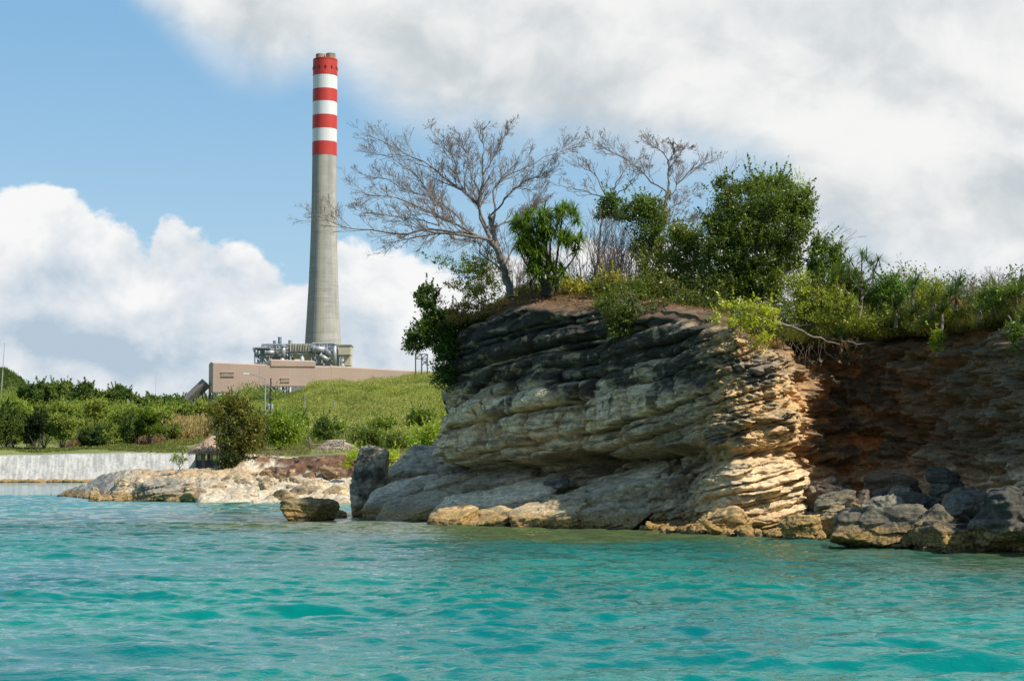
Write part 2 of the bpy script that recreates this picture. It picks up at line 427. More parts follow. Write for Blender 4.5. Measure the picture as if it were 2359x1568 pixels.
def bed_h(s, z, P, seed, amp=1.0, bl=1.0, bnd=None, prot=None, crumb=1.0):
    """relief of bedded, jointed limestone: beds in z, blocks along s; returns offset, bed random, bed index, distance to the bedding plane"""
    r = np.random.default_rng(seed)
    if bnd is None:
        th = r.uniform(0.2, 0.7, 80) * np.where(r.random(80) < 0.3, 1.7, 1.0)
        bnd = np.cumsum(th) - 6.0; prot = r.normal(0, 0.20, 80)
    bnd = np.asarray(bnd, float); prot = np.asarray(prot, float); nb = len(bnd) - 1
    i = np.clip(np.searchsorted(bnd, z) - 1, 0, nb - 1)
    f0 = z - bnd[i]; f1 = bnd[i + 1] - z
    e = np.clip(np.minimum(f0, f1), 0, 9)
    thk = (bnd[i + 1] - bnd[i])
    wd = (1.2 + 2.6 * hsh(i, i * 1.9)) * bl
    bs = (s + 0.35 * np.sin(z * 1.3 + i) + hsh(i, 5.1 + i) * 10) / wd
    bi = np.floor(bs); bf = bs - bi
    be = np.minimum(bf, 1 - bf) * wd
    blk = (hsh(bi, i) - 0.5) * 0.5
    act = sstep(hsh(bi + (bf > .5), i * 1.7), 0.35, 0.6)
    rnd = np.sqrt(np.clip(e / np.minimum(thk * 0.5, 0.35), 0, 1))          # rounded bed edges
    h = prot[i] + blk * (0.8 + 0.6 * (thk > .9)) + 0.05 * rnd - 0.22 * (0.5 - f0 / thk) * (hsh(i, 9.1 + bi) - .25) * np.minimum(thk, 1.2)
    gate = sstep(noise3(np.stack([s * 0.35, i * 3.7, i * 0.0], 1), seed + 2), -0.35, 0.15)
    h = h - (0.48 * np.exp(-(e / 0.06)) + 0.14 * np.exp(-(e / 0.2))) * gate
    h = h - 0.45 * act * np.exp(-(be / 0.06)) + 0.03 * np.sqrt(np.clip(be / 0.3, 0, 1))
    # thin laminae inside the beds
    lam = noise3(np.stack([s * 0.12, z * 0, z * 5.2 + 0.5 * np.sin(s * .7)], 1), seed + 9)
    lg = sstep(noise3(P * (0.35, 0.35, 0.7), seed + 11), -0.1, 0.35)
    h = h - 0.07 * sstep(np.abs(lam), 0.10, 0.0) * lg + 0.05 * lam * lg
    n1 = fbm(P * 0.5, 3, seed); n2 = fbm(P * (1.7, 1.7, 2.6), 4, seed + 5, 0.5)
    wx_ = s + 0.25 * noise3(P * 0.9, seed + 21); wy_ = z * 1.9 + 0.3 * noise3(P * 0.9, seed + 22)
    o1, r1, g1 = facets(wx_, wy_, 1.7, seed + 1, .9); o2, r2, g2 = facets(wx_ + 3, wy_, 0.62, seed + 2, 1.0); o3, r3, g3 = facets(wx_ + 7, wy_, 0.24, seed + 3, 1.0)
    h = amp * h + 0.20 * n1 + 0.08 * crumb * n2 + 0.34 * o1 + 0.15 * crumb * o2 + 0.055 * crumb * o3 - 0.06 * sstep(g1, 0.10, 0.0) * act
    return h, hsh(i * 1.3, i * 0.7 + 2), i, e

def cliff():
    # even samples, denser where the camera looks
    path, q = smoothpath(CL, 3000)
    wgt = np.where((path[:, 1] < 92) & (path[:, 0] < 21) & (path[:, 1] > 52), 1.0, 0.12)
    cum = np.concatenate([[0], np.cumsum(wgt[:-1] * np.diff(q))]); NC = 1750
    qs = np.interp(np.linspace(0, cum[-1], NC), cum, q) / q[-1]
    path, s = smoothpath(CL, qs)
    T = np.gradient(path[:, :2], s, axis=0)
    N = np.stack([T[:, 1], -T[:, 0]], 1)
    kx = np.exp(-0.5 * ((np.arange(-60, 61)) / 24.0) ** 2); kx /= kx.sum()
    N = np.stack([np.convolve(np.pad(N[:, k], 60, 'edge'), kx, 'valid') for k in (0, 1)], 1)
    N /= np.linalg.norm(N, axis=1)[:, None]
    NR = 330; zr = np.linspace(0, 1, NR)
    top = path[:, 2] + 0.28 * noise3(np.stack([s * 0.5, s * 0, s * 0], 1), 2) + 0.12 * noise3(np.stack([s * 2.2, s * 0, s * 0], 1), 4)
    Zg = -0.7 + (top[None, :] + 0.7) * zr[:, None]
    S = np.broadcast_to(s, Zg.shape)
    X0 = np.broadcast_to(path[:, 0], Zg.shape); Y0 = np.broadcast_to(path[:, 1], Zg.shape)
    rec = np.broadcast_to(path[:, 3], Zg.shape).ravel(); cor = np.broadcast_to(path[:, 4], Zg.shape).ravel()
    P = np.stack([X0.ravel(), Y0.ravel(), Zg.ravel()], 1); z = P[:, 2]; sf = S.ravel()
    s0 = np.interp(0, [0], [0])
    # bedding rises towards the corner, steeper near it, then falls gently inside the recess
    sL = s[np.argmin(np.abs(path[:, 0] + 3.9) + np.abs(path[:, 1] - 85.5))]
    sC = s[np.argmin(np.hypot(path[:, 0] - 10.3, path[:, 1] - 69.5))]
    t = (sf - sL)
    rise = 0.125 * np.clip(t, -20, sC - sL) + 0.13 * np.clip(t - (sC - sL) + 5.5, 0, 5.5)
    rise = rise - 0.06 * np.clip(sf - sC, 0, 30)
    L = z - rise + 0.22 * noise3(P * (0.25, 0.25, 0.18), 31) + 0.06 * noise3(P * 0.9, 33)
    BN = [-3, 0.0, .55, 1.05, 1.55, 2.0, 2.45, 2.95, 4.35, 5.30, 5.95, 6.8, 7.10, 7.95, 8.25, 9.3, 10.3, 12]
    BP = [.3, .45, .20, .10, -.25, .15, -.35, .38, .50, -.02, .20, -.08, .30, -.05, .10, -.10, -.25]
    h, lr, li, e = bed_h(sf, L, P, 41, 1.0, 1.3, BN, BP, 0.5)
    h2, _a, _b, _c = bed_h(sf, z - 0.26 * (sf - sC), P, 47, 0.6, 2.0, np.arange(-8, 16, 0.33) + 0.09 * np.sin(np.arange(73) * 2.1), 0.12 * np.sin(np.arange(72) * 5.3), 1.2)
    h3, _a, _b, _c = bed_h(sf, z + 0.05 * (sf - sC), P, 49, 1.0, 0.7, None, None, 1.6)
    h = h * (1 - cor) * (1 - rec) + h2 * cor + h3 * rec * (1 - cor)
    zf = z + 0.25 * noise3(P * 0.35, 8) - 0.04 * np.clip(t, 0, 20)
    hf = np.interp(zf, [-.8, 0.2, 0.9, 1.5, 2.0, 2.5, 2.9, 4.2, 6.0, 8.0, 9.6, 10.6], [-.2, -.4, -.7, -1.2, -1.7, -1.55, .30, .40, .25, .12, 0.0, -.5])
    hc = np.interp(z - 0.10 * (sf - sC), [-.8, 0.3, 1.0, 2.5, 3.0, 3.2, 3.6, 5.5, 7.5, 9], [1.6, 1.1, 1.0, 0.75, 0.25, -0.1, 0.55, 0.25, -.3, -1.0])
    hr = np.interp(z, [-.8, 0.4, 1.2, 2.6, 4.0, 5.2, 6.2, 7.3, 8.6], [1.2, 0.8, 0.0, -0.35, -0.45, 0.15, 0.55, 0.2, -0.7])
    h0 = hf * (1 - rec) * (1 - cor) + hc * cor + hr * rec * (1 - cor)
    h = h + h0
    # caves and deep joints
    def cave(qx, qy, rs, rz, dep, tilt=0.0):
        nonlocal h
        k = np.argmin(np.abs((path[:, 0] / path[:, 1]) - (qx - 1179) / F) + (path[:, 1] > 83) * 9 + (s > sC) * 9)
        zc = CAM_H + (1084 - qy) * path[k, 1] / F
        a = ((sf - s[k]) / rs); bq = (z - zc - tilt * (sf - s[k])) / rz
        dd = a * a + bq * bq + 0.5 * noise3(P * 1.3, 77)
        h = h - dep * np.exp(-np.clip(dd, 0, 9) ** 1.3)
    cave(1325, 1062, 1.0, 0.5, 3.0, 0.1); cave(1480, 1056, 0.9, 0.34, 2.0, 0.2); cave(1250, 1072, 0.5, 0.35, 0.5)
    cave(1545, 1160, 0.85, 0.8, 2.2, 0.5); cave(1352, 930, 0.34, 0.55, 1.5); cave(1390, 1195, 1.3, 0.28, 0.9, 0.2); cave(1150, 1080, 0.7, 0.2, 0.5)
    for qx, a, zlo, zhi in ((1128, 0.10, 3.2, 5.0), (1345, 0.55, 3.3, 6.6), (1510, 0.4, 0.5, 3.0), (1460, -0.2, 3.0, 5.4), (1620, 0.3, 3.0, 6.0), (1225, -0.3, 3.0, 4.8)):
        k = np.argmin(np.abs((path[:, 0] / path[:, 1]) - (qx - 1179) / F) + (path[:, 1] > 83) * 9 + (s > sC) * 9)
        off = sf - s[k] - 0.12 * (z - 4) - 0.3 * noise3(P * (0.1, 0.1, 0.9), 60)
        wv = sstep(z, zlo - .3, zlo + .2) * sstep(z, zhi + .5, zhi - .2)
        h = h - 0.6 * np.exp(-np.abs(off) / 0.11) * wv
    # coral-like knobs on the weathered corner
    kn = np.abs(noise3(P * (2.6, 2.6, 4.6), 90)) + 0.6 * np.abs(noise3(P * (6, 6, 9), 91))
    h = h + cor * sstep(z, 3.0, 4.2) * (0.15 - 0.30 * kn) + cor * sstep(z, 3.4, 2.0) * 0.03 * np.sin((z - 0.26 * (sf - sC)) * 19 + 2 * noise3(P * 0.6, 3)) 
    # rotten hanging rock in the recess
    kr = fbm(P * (0.9, 0.9, 1.3), 4, 95)
    h = h * (1 - 0.80 * rec) + rec * (1.35 * kr + 0.3 * np.abs(noise3(P * 2.4, 96)))
    # round off the top edge
    h = h - 0.55 * sstep(z, np.broadcast_to(top, Zg.shape).ravel() - 0.7, np.broadcast_to(top, Zg.shape).ravel()) ** 2
    Hg = h.reshape(Zg.shape); Hs = np.apply_along_axis(lambda r_: np.convolve(np.pad(r_, 45, 'edge'), np.ones(91) / 91, 'valid'), 1, Hg)
    wl_ = sstep(z, np.broadcast_to(top, Zg.shape).ravel() - 0.75, np.broadcast_to(top, Zg.shape).ravel() - 0.25)
    h = h * (1 - wl_) + (Hs.ravel() + 0.10 * fbm(P * 1.8, 3, 333)) * wl_
    Nb = np.stack([np.broadcast_to(N[:, 0], Zg.shape).ravel(), np.broadcast_to(N[:, 1], Zg.shape).ravel()], 1)
    V = P.copy(); V[:, :2] += Nb * h[:, None]
    V[:, 2] += 0.05 * noise3(P * 2.5, 55)
    # ---- colour of the stone
    n = fbm(P * (0.45, 0.45, 0.7), 4, 101); nb = fbm(np.stack([sf * 0.35, L * 2.6, z * 0], 1), 4, 103); nv = fbm(np.stack([sf * 2.6, z * 0.45, z * 0], 1), 3, 104)
    beige = np.array((0.60, 0.49, 0.33)); cream = np.array((0.86, 0.74, 0.54)); dark = np.array((0.034, 0.036, 0.032)); greyb = np.array((0.33, 0.285, 0.21))
    c = mixc(greyb, beige, sstep(n + 0.6 * nb, -0.5, 0.4))
    c = mixc(c, np.tile(cream, (len(P), 1)), sstep(lr + 0.35 * nb, 0.62, 0.85) * 0.75)
    pale = np.exp(-((L - 4.85) / 0.50) ** 2) * sstep(sf, sL - 3, sL); c = mixc(c, np.tile(cream, (len(P), 1)), np.clip(pale * 1.0, 0, 1))
    pale2 = np.exp(-((L - 6.9) / 0.16) ** 2) * sstep(nb, -0.3, 0.2)
    wd = sstep(z + 1.3 * n + 0.9 * nb + 0.05 * t, 6.3, 7.3)
    wd = np.maximum(wd, sstep(nv + 0.5 * n, 0.18, 0.5) * sstep(z, 4.0, 6.0))
    wd = np.maximum(wd, sstep(n + 0.5 * nb, 0.30, 0.55) * 0.6)
    wd = wd * (1 - 0.75 * pale2)
    wd = wd * (1 - 0.45 * sstep(nb + 0.6 * nv, 0.25, 0.55))
    c = mixc(c, np.tile(dark, (len(P), 1)), np.clip(wd, 0, 1) * 0.95)
    # corner: warm tan, grey coral crust
    cc = mixc((0.62, 0.47, 0.26), (0.26, 0.235, 0.19), sstep(n + 0.8 * kn - 0.3, -0.1, 0.35) * sstep(z, 2.5, 4.0))
    cc = mixc(cc, np.tile((0.76, 0.64, 0.44), (len(P), 1)), sstep(z, 3.5, 2.4) * 0.9)
    cc = mixc(cc, np.tile(dark * 2, (len(P), 1)), sstep(n + nb * 0.5, 0.25, 0.5) * sstep(z, 4.5, 6.0) * sstep(sf, sC, sC - 2.5))
    c = mixc(c, cc, cor * sstep(sf, sC - 4.2, sC - 2.2 + 0 * n))
    # recess: orange earth above, black crust, low cream with bounce light put into its tone
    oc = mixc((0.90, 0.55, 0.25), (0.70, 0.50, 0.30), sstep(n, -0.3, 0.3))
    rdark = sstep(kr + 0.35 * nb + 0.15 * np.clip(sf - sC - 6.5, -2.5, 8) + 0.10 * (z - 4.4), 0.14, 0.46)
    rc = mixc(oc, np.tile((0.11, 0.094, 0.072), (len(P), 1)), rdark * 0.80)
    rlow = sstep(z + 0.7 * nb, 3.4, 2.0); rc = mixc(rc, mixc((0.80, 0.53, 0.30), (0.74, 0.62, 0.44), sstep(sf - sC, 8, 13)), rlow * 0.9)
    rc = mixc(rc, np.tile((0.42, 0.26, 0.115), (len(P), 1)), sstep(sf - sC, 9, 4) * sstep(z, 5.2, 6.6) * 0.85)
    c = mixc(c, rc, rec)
    c = c * (1.12, 1.0, 0.85)
    # brown soil and litter at the lip
    tp = np.broadcast_to(top, Zg.shape).ravel()
    c = mixc(c, np.tile((0.20, 0.115, 0.055), (len(P), 1)), sstep(z + 0.25 * n, tp - 0.45, tp - 0.12))
    Vf = V.reshape(NR, NC, 3); Cf = c.reshape(NR, NC, 3)
    # plateau rows behind the lip
    edge = Vf[-1]
    kk = np.ones(81) / 81; stop = np.convolve(np.pad(edge[:, 2], 40, 'edge'), kk, 'valid')
    edge_s = np.stack([np.convolve(np.pad(edge[:, k], 40, 'edge'), kk, 'valid') for k in (0, 1)], 1)
    K = 26; tt = (np.linspace(0, 1, K + 1)[1:]) ** 1.6
    sa = lambda x, y: s[np.argmin(np.hypot(path[:, 0] - x, path[:, 1] - y))]
    ks = [0, sL, sa(9.2, 69), sa(11.9, 72.6), sa(14.8, 77.3), sa(18.8, 70.5), sa(18.6, 59.5), sa(22, 47), s[-1]]
    tx = np.interp(s, ks, [14, 3, 6, 9.5, 15, 35, 46, 60, 80]); ty = np.interp(s, ks, [126, 118, 100, 97, 100, 92, 72, 60, 50])
    rows = []; rc_ = []
    inx = np.stack([tx, ty], 1) - edge[:, :2]; inl = np.linalg.norm(inx, axis=1)[:, None]
    for k in tt:
        p2 = edge[:, :2] + inx * k
        wk = min(1.0, k * 12); p2 = p2 * (1 - wk) + (edge_s + inx * k) * wk
        dist = (inl * k)[:, 0]
        bl_ = sstep(dist, 0, 1.2)
        zz = edge[:, 2] * (1 - bl_) + stop * bl_ + 0.6 * sstep(dist, 0, 2.2) + 0.03 * np.minimum(dist, 14)
        pp = np.stack([p2[:, 0], p2[:, 1], zz], 1)
        pp[:, 2] += 0.18 * noise3(pp * (0.7, 0.7, 0), 21) * min(1, k * 8)
        rows.append(pp); nn = fbm(pp * 1.4, 2, 12)
        rc_.append(mixc((0.20, 0.115, 0.06), (0.13, 0.10, 0.05), sstep(nn, -0.3, 0.4)))
    Va = np.vstack([V, np.vstack(rows)]); Ca = np.vstack([c, np.vstack(rc_)])
    me = mesh_np('cliff', Va, gridfaces(NR + K, NC), Ca)
    struct(link('cliff', me, M_rock))
    global PLAT
    PLAT = np.vstack([edge[None].reshape(-1, 3)] + rows)
    return path, s, top
cliff_path, cliff_s, cliff_top = cliff()

from mathutils.kdtree import KDTree
PL = PLAT[::2]; _kd = KDTree(len(PL))
for _i, _p in enumerate(PL): _kd.insert((_p[0], _p[1], 0), _i)
_kd.balance()
def ground_top(x, y):
    """height of the plateau near (x, y)"""
    return float(np.mean([PL[i][2] for _, i, _ in _kd.find_n((x, y, 0), 3)]))

# ------------------------------------------------------------------ rocks
def cubesphere(n):
    a = np.tan(np.linspace(-math.pi / 4, math.pi / 4, n))
    A_, B_ = np.meshgrid(a, a, indexing='ij'); o = np.ones_like(A_)
    fs = [(o, A_, B_), (-o, B_, A_), (B_, o, A_), (A_, -o, B_), (A_, B_, o), (B_, A_, -o)]
    V = np.vstack([np.stack([c.ravel() for c in f], 1) for f in fs]); V /= np.linalg.norm(V, axis=1)[:, None]
    g = gridfaces(n, n); Fc = np.vstack([g + k * n * n for k in range(6)])
    # weld
    key = np.round(V * 1e5).astype(np.int64)
    _, idx, inv = np.unique(key, axis=0, return_index=True, return_inverse=True)
    return V[idx], inv.ravel()[Fc]
_cs = {}
def rock(name, c, size, rot=(0, 0, 0), seed=1, n=26, col=(0.36, 0.32, 0.24), planes=10, beds=0.5, rough=0.028, boxy=5.0, mat=None, bedn=5.0, wobble=0.075, dark=0.4):
    if n not in _cs: _cs[n] = cubesphere(n)
    D, Fc = _cs[n]
    r = np.random.default_rng(seed)
    rad = (np.abs(D) ** boxy).sum(1) ** (-1 / boxy)
    for i in range(planes):
        nrm = r.normal(size=3); nrm /= np.linalg.norm(nrm); d0 = r.uniform(0.62, 1.02)
        q = D @ nrm; lim = np.where(q > 0.05, d0 / np.maximum(q, 0.05), 99)
        rad = -np.log(np.exp(-rad * 34) + np.exp(-lim * 34)) / 34
    U = D * rad[:, None]
    sz = np.asarray(size) / 2.0
    P = U * sz
    m = float(np.mean(size))
    lz = P[:, 2] + 0.10 * m * noise3(P / m * 1.2, seed)
    h, lr, li, e = bed_h(P[:, 0] * 1.3 + P[:, 1] * 0.4, lz * (bedn / 5.0) * 2.2 / max(size[2], .3) * 1.0, P * (1.6 / m) + seed, seed, 1.0)
    nrmv = D * (1, 1, 0.4); nrmv /= np.linalg.norm(nrmv, axis=1)[:, None]
    P = P + nrmv * (h[:, None] * beds * 0.22 * min(size)) + D * (fbm(P / m * 2.2, 4, seed + 3)[:, None] * wobble * min(size)) + D * (fbm(P / m * 9, 3, seed + 5)[:, None] * rough * min(size))
    fo, fr, fg = facets(P[:, 0] / m * 1.2 + P[:, 1] / m * 0.8, P[:, 2] / m * 2.2 + 0.3 * P[:, 1] / m, 0.34, seed, .9)
    P = P + D * (fo[:, None] * 0.06 * min(size))
    cr = np.asarray(col) * (1.07, 1.0, 0.88)
    nn = fbm(P / m * 2 + seed, 4, seed)
    cols = mixc(cr * 1.15, cr * 0.75, sstep(lr, 0.2, 0.8)); cols = mixc(cols, np.tile((0.06, 0.062, 0.055), (len(P), 1)), sstep(nn, 0.1, 0.5) * dark)
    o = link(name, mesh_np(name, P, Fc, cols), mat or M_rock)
    o.location = tuple(c); o.rotation_euler = rot
    return o
def rockq(label, x0, x1, y0, y1, d, depth, rot=(0, 0, 0), seed=1, name='boulder', cat='rock', group=None, below=0.35, **kw):
    """rock filling the sketch box x0..x1, y0..y1 at distance d"""
    k = d / F
    cx, cy = (x0 + x1) / 2, (y0 + y1) / 2
    w_, h_ = (x1 - x0) * k, (y1 - y0) * k
    p = Q(cx, cy, d)
    h2 = h_ + below; p[2] -= below / 2
    o = rock(name, p, (w_ * 1.04, depth, h2 * 1.02), rot, seed, **kw)
    tag(o, label, cat, group); return o
R = math.radians
GR_ = (0.30, 0.285, 0.235); TAN = (0.50, 0.42, 0.29); DK = (0.12, 0.115, 0.10)
rockq('tall leaning grey rock standing upright at the left end of the cliff', 806, 882, 1028, 1196, 92, 1.5, (0, R(15), R(10)), 9, 'standing_rock', n=56, col=(0.46, 0.42, 0.33), planes=12, beds=0.12, bedn=3, rough=0.04, dark=0.8, boxy=4.5)
rockq('square flat-topped golden rock standing alone in the water', 650, 776, 1150, 1200, 86, 1.9, (0, R(3), R(8)), 12, 'boulder', n=44, col=(0.36, 0.29, 0.17), planes=5, beds=0.4, boxy=7)
rockq('small low golden rock between the square rock and the tall standing rock', 760, 800, 1170, 1190, 90, 1.0, (0, 0, 0.4), 18, n=20, col=(0.4, 0.3, 0.15))
rockq('pale sunlit rock slab sloping up behind the tall standing rock', 880, 1060, 1035, 1130, 96, 5.5, (R(20), R(-17), R(-6)), 31, 'flat_boulder', n=56, wobble=.04, col=(0.74, 0.66, 0.50), beds=0.42, bedn=4, planes=3, dark=0.25, boxy=10)
rockq('shaded block wedged under the overhanging left end of the cliff', 1015, 1100, 1068, 1125, 88.5, 3.0, (0, R(-8), R(10)), 22, n=30, col=(0.40, 0.36, 0.28), boxy=7, planes=4, beds=0.4)
rockq('thin shaded ledge stepping out above the broad smooth ledge', 1075, 1250, 1088, 1122, 82.6, 3.0, (R(14), R(-10), R(-18)), 21, 'flat_boulder', n=50, wobble=.04, col=(0.56, 0.48, 0.36), beds=0.42, bedn=4, planes=3, boxy=10)
rockq('low stepped slab between the standing rock and the shaded ramp', 872, 985, 1118, 1172, 90.6, 2.6, (R(12), R(-20), R(-4)), 19, 'flat_boulder', n=44, wobble=.04, col=(0.50, 0.45, 0.35), beds=0.5, bedn=5, planes=4, boxy=9)
rockq('thin flat slab lying on top of the shaded ramp', 985, 1120, 1092, 1122, 87.6, 2.6, (R(14), R(-15), R(-12)), 17, 'flat_boulder', n=40, wobble=.04, col=(0.50, 0.44, 0.34), beds=0.5, bedn=5, planes=4, boxy=9, below=0.1)
rockq('broken ledge block standing between the broad ledge and the sunlit corner', 1500, 1610, 1105, 1215, 72.2, 2.6, (R(4), R(-7), R(-38)), 16, 'flat_boulder', n=50, wobble=.05, col=(0.52, 0.45, 0.33), beds=0.9, bedn=8, planes=4, boxy=9)
rockq('dark shaded slab running down to the water right of the standing rock', 850, 1110, 1112, 1172, 88.6, 4.2, (R(20), R(-17), R(-10)), 23, 'flat_boulder', n=60, wobble=.04, col=(0.58, 0.51, 0.39), beds=0.42, bedn=4, planes=3, boxy=10)
rockq('long low ledge at the waterline left of the cliff foot', 875, 1130, 1140, 1195, 85.5, 3.6, (R(16), R(-14), R(-12)), 24, 'flat_boulder', n=60, wobble=.04, col=(0.58, 0.51, 0.39), beds=0.42, bedn=4, planes=3, boxy=10)
rockq('broad smooth ledge sloping from the cliff notch to the water', 1005, 1310, 1125, 1180, 80.6, 4.2, (R(20), R(-12), R(-20)), 25, 'flat_boulder', n=66, wobble=.03, col=(0.70, 0.61, 0.46), beds=0.42, bedn=4, planes=3, boxy=10, dark=0.2)
rockq('golden rock tip in the sun at the left cliff foot', 993, 1118, 1178, 1214, 77.2, 3.0, (R(14), R(-10), R(-14)), 26, n=36, col=(0.66, 0.48, 0.24), beds=0.6, planes=4, boxy=10)
rockq('rounded golden ledge end beside the sunny rock tip', 1075, 1222, 1176, 1214, 76.6, 3.2, (R(16), R(-12), R(-22)), 27, n=36, col=(0.62, 0.48, 0.28), beds=0.5, planes=3, boxy=10)
rockq('bright blocky rock end jutting from the middle of the cliff foot', 1190, 1352, 1150, 1215, 74.8, 2.8, (R(10), R(-11), R(-24)), 28, 'flat_boulder', n=50, col=(0.66, 0.55, 0.37), beds=0.3, bedn=5, boxy=7, planes=4)
rockq('block of grey stone lying on the ledge below the cave', 1250, 1308, 1098, 1132, 78.6, 1.0, (0, R(-5), R(20)), 29, n=26, col=(0.22, 0.23, 0.21), boxy=6, below=0.05)
rockq('layered ledge block below the right hand cave', 1320, 1560, 1100, 1150, 75.6, 4.0, (R(16), R(-13), R(-30)), 30, 'flat_boulder', n=60, wobble=.03, col=(0.66, 0.57, 0.42), beds=0.42, bedn=4, boxy=10, dark=0.25, planes=3)
rockq('low dark ledge in the shade at the middle of the cliff foot', 1330, 1530, 1160, 1216, 73.6, 2.6, (R(8), R(-8), R(-34)), 33, 'flat_boulder', n=44, col=(0.52, 0.44, 0.32), beds=0.42, wobble=.04, boxy=10, planes=3)
rockq('golden foot of the sunlit corner where it meets the water', 1588, 1720, 1168, 1232, 67.5, 1.8, (0, R(-8), R(-24)), 36, 'flat_boulder', n=44, col=(0.46, 0.33, 0.16), beds=0.5, boxy=5)
rockq('rounded golden boulder in the shallows below the sunlit corner', 1797, 1897, 1178, 1243, 61.5, 1.5, (0, 0, 0.5), 38, n=40, col=(0.50, 0.35, 0.15), beds=0.2, planes=12)
rockq('flat golden boulder between the corner and the fallen rocks', 1868, 1990, 1165, 1215, 62.5, 1.6, (0, R(4), 0.2), 39, n=34, col=(0.44, 0.34, 0.19))
rockq('brown pointed boulder leaning on the flat golden one', 1945, 1990, 1150, 1185, 61.5, .8, (0, R(12), 0.8), 40, n=22, col=(0.26, 0.19, 0.11))
rockq('smooth tilted boulder at the mouth of the recess', 1872, 1990, 1132, 1180, 65, 1.6, (0, R(-8), 0.2), 41, n=40, col=(0.257, 0.226, 0.156), beds=0.08, planes=12, dark=0.2)
rockq('pointed pale boulder standing on its edge before the recess', 1990, 2078, 1132, 1192, 60.5, 1.1, (0, R(-14), R(30)), 42, n=34, col=(0.296, 0.281, 0.234), beds=0.08, planes=13, dark=0.3)
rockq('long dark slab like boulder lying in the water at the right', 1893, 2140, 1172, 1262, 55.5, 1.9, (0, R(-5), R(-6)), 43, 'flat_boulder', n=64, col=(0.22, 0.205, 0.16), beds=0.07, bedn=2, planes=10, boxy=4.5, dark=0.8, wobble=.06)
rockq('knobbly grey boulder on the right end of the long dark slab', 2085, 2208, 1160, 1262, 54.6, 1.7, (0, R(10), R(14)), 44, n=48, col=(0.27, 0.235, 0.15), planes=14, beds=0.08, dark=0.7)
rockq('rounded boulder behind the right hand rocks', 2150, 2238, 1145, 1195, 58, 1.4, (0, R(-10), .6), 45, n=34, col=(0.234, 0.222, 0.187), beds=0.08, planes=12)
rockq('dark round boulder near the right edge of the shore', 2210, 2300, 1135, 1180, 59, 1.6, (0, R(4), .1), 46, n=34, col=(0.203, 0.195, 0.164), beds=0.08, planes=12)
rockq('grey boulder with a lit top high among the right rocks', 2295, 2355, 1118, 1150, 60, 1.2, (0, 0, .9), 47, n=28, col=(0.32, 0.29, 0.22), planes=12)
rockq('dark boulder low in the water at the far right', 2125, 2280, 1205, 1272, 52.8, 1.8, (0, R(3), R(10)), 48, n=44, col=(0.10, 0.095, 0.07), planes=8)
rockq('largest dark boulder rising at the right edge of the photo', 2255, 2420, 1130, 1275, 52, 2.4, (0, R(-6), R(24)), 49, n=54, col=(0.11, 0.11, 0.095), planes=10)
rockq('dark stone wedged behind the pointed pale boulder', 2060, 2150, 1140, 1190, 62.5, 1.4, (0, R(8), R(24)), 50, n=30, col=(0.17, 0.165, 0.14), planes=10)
rockq('brown fallen block lying inside the recess', 1985, 2110, 1092, 1140, 69, 1.8, (0, R(6), R(10)), 51, n=34, col=(0.20, 0.135, 0.085), planes=9, below=0.6)
rockq('angular dark block high inside the recess', 2130, 2230, 1075, 1140, 65.5, 1.6, (0, R(-9), R(30)), 52, n=34, col=(0.15, 0.14, 0.12), planes=9, below=0.6)
rng = np.random.default_rng(77)
for i in range(16):      # rubble on the recess floor
    x = rng.uniform(1870, 2330); y = rng.uniform(1120, 1160); d = np.interp(x, [1870, 2358], [72, 60]) - (y - 1120) * 0.1; s_ = rng.uniform(22, 48)
    rockq('one of the shaded brown stones heaped on the recess floor', x - s_, x + s_, y - s_ * 0.6, y + s_ * 0.6, d, s_ * 2 * d / F, (rng.uniform(-.4, .4), rng.uniform(-.4, .4), rng.uniform(0, 3)), 200 + i,
          group='stones on the recess floor', n=20, col=tuple(np.array((0.24, 0.19, 0.14)) * rng.uniform(0.6, 1.2)), planes=12, beds=0.1, below=0.5)
for i in range(60):      # golden stones in the shallows
    x = rng.uniform(1600, 1900) if i < 36 else rng.uniform(1180, 1600); d = np.interp(x, [1180, 1380, 1600, 1900], [79.5, 75.0, 68.0, 61.5]) - rng.uniform(0, 1.4); s_ = rng.uniform(9, 26)
    y = 1084 + CAM_H * F / d
    rockq('one of the small golden stones along the foot of the sunlit corner', x - s_, x + s_, y - s_ * 0.9, y + 2, d, s_ * 1.8 * d / F, (rng.uniform(-.4, .4), rng.uniform(-.4, .4), rng.uniform(0, 3)), 300 + i,
          group='golden stones in the shallows', n=16, col=tuple(np.array((0.55, 0.38, 0.16)) * rng.uniform(0.6, 1.1)), planes=12, beds=0.1, below=0.15)
for x, y in ((1067, 1213), (1203, 1218)):
    rockq('tiny rock just breaking the surface before the cliff foot', x - 16, x + 16, y - 8, y + 2, 1 / ((y - 1084) / (CAM_H * F)), .4, (0, 0, 1), int(x), group='tiny rocks breaking the surface', n=14, col=(0.4, 0.25, 0.10), planes=12, below=0.15)

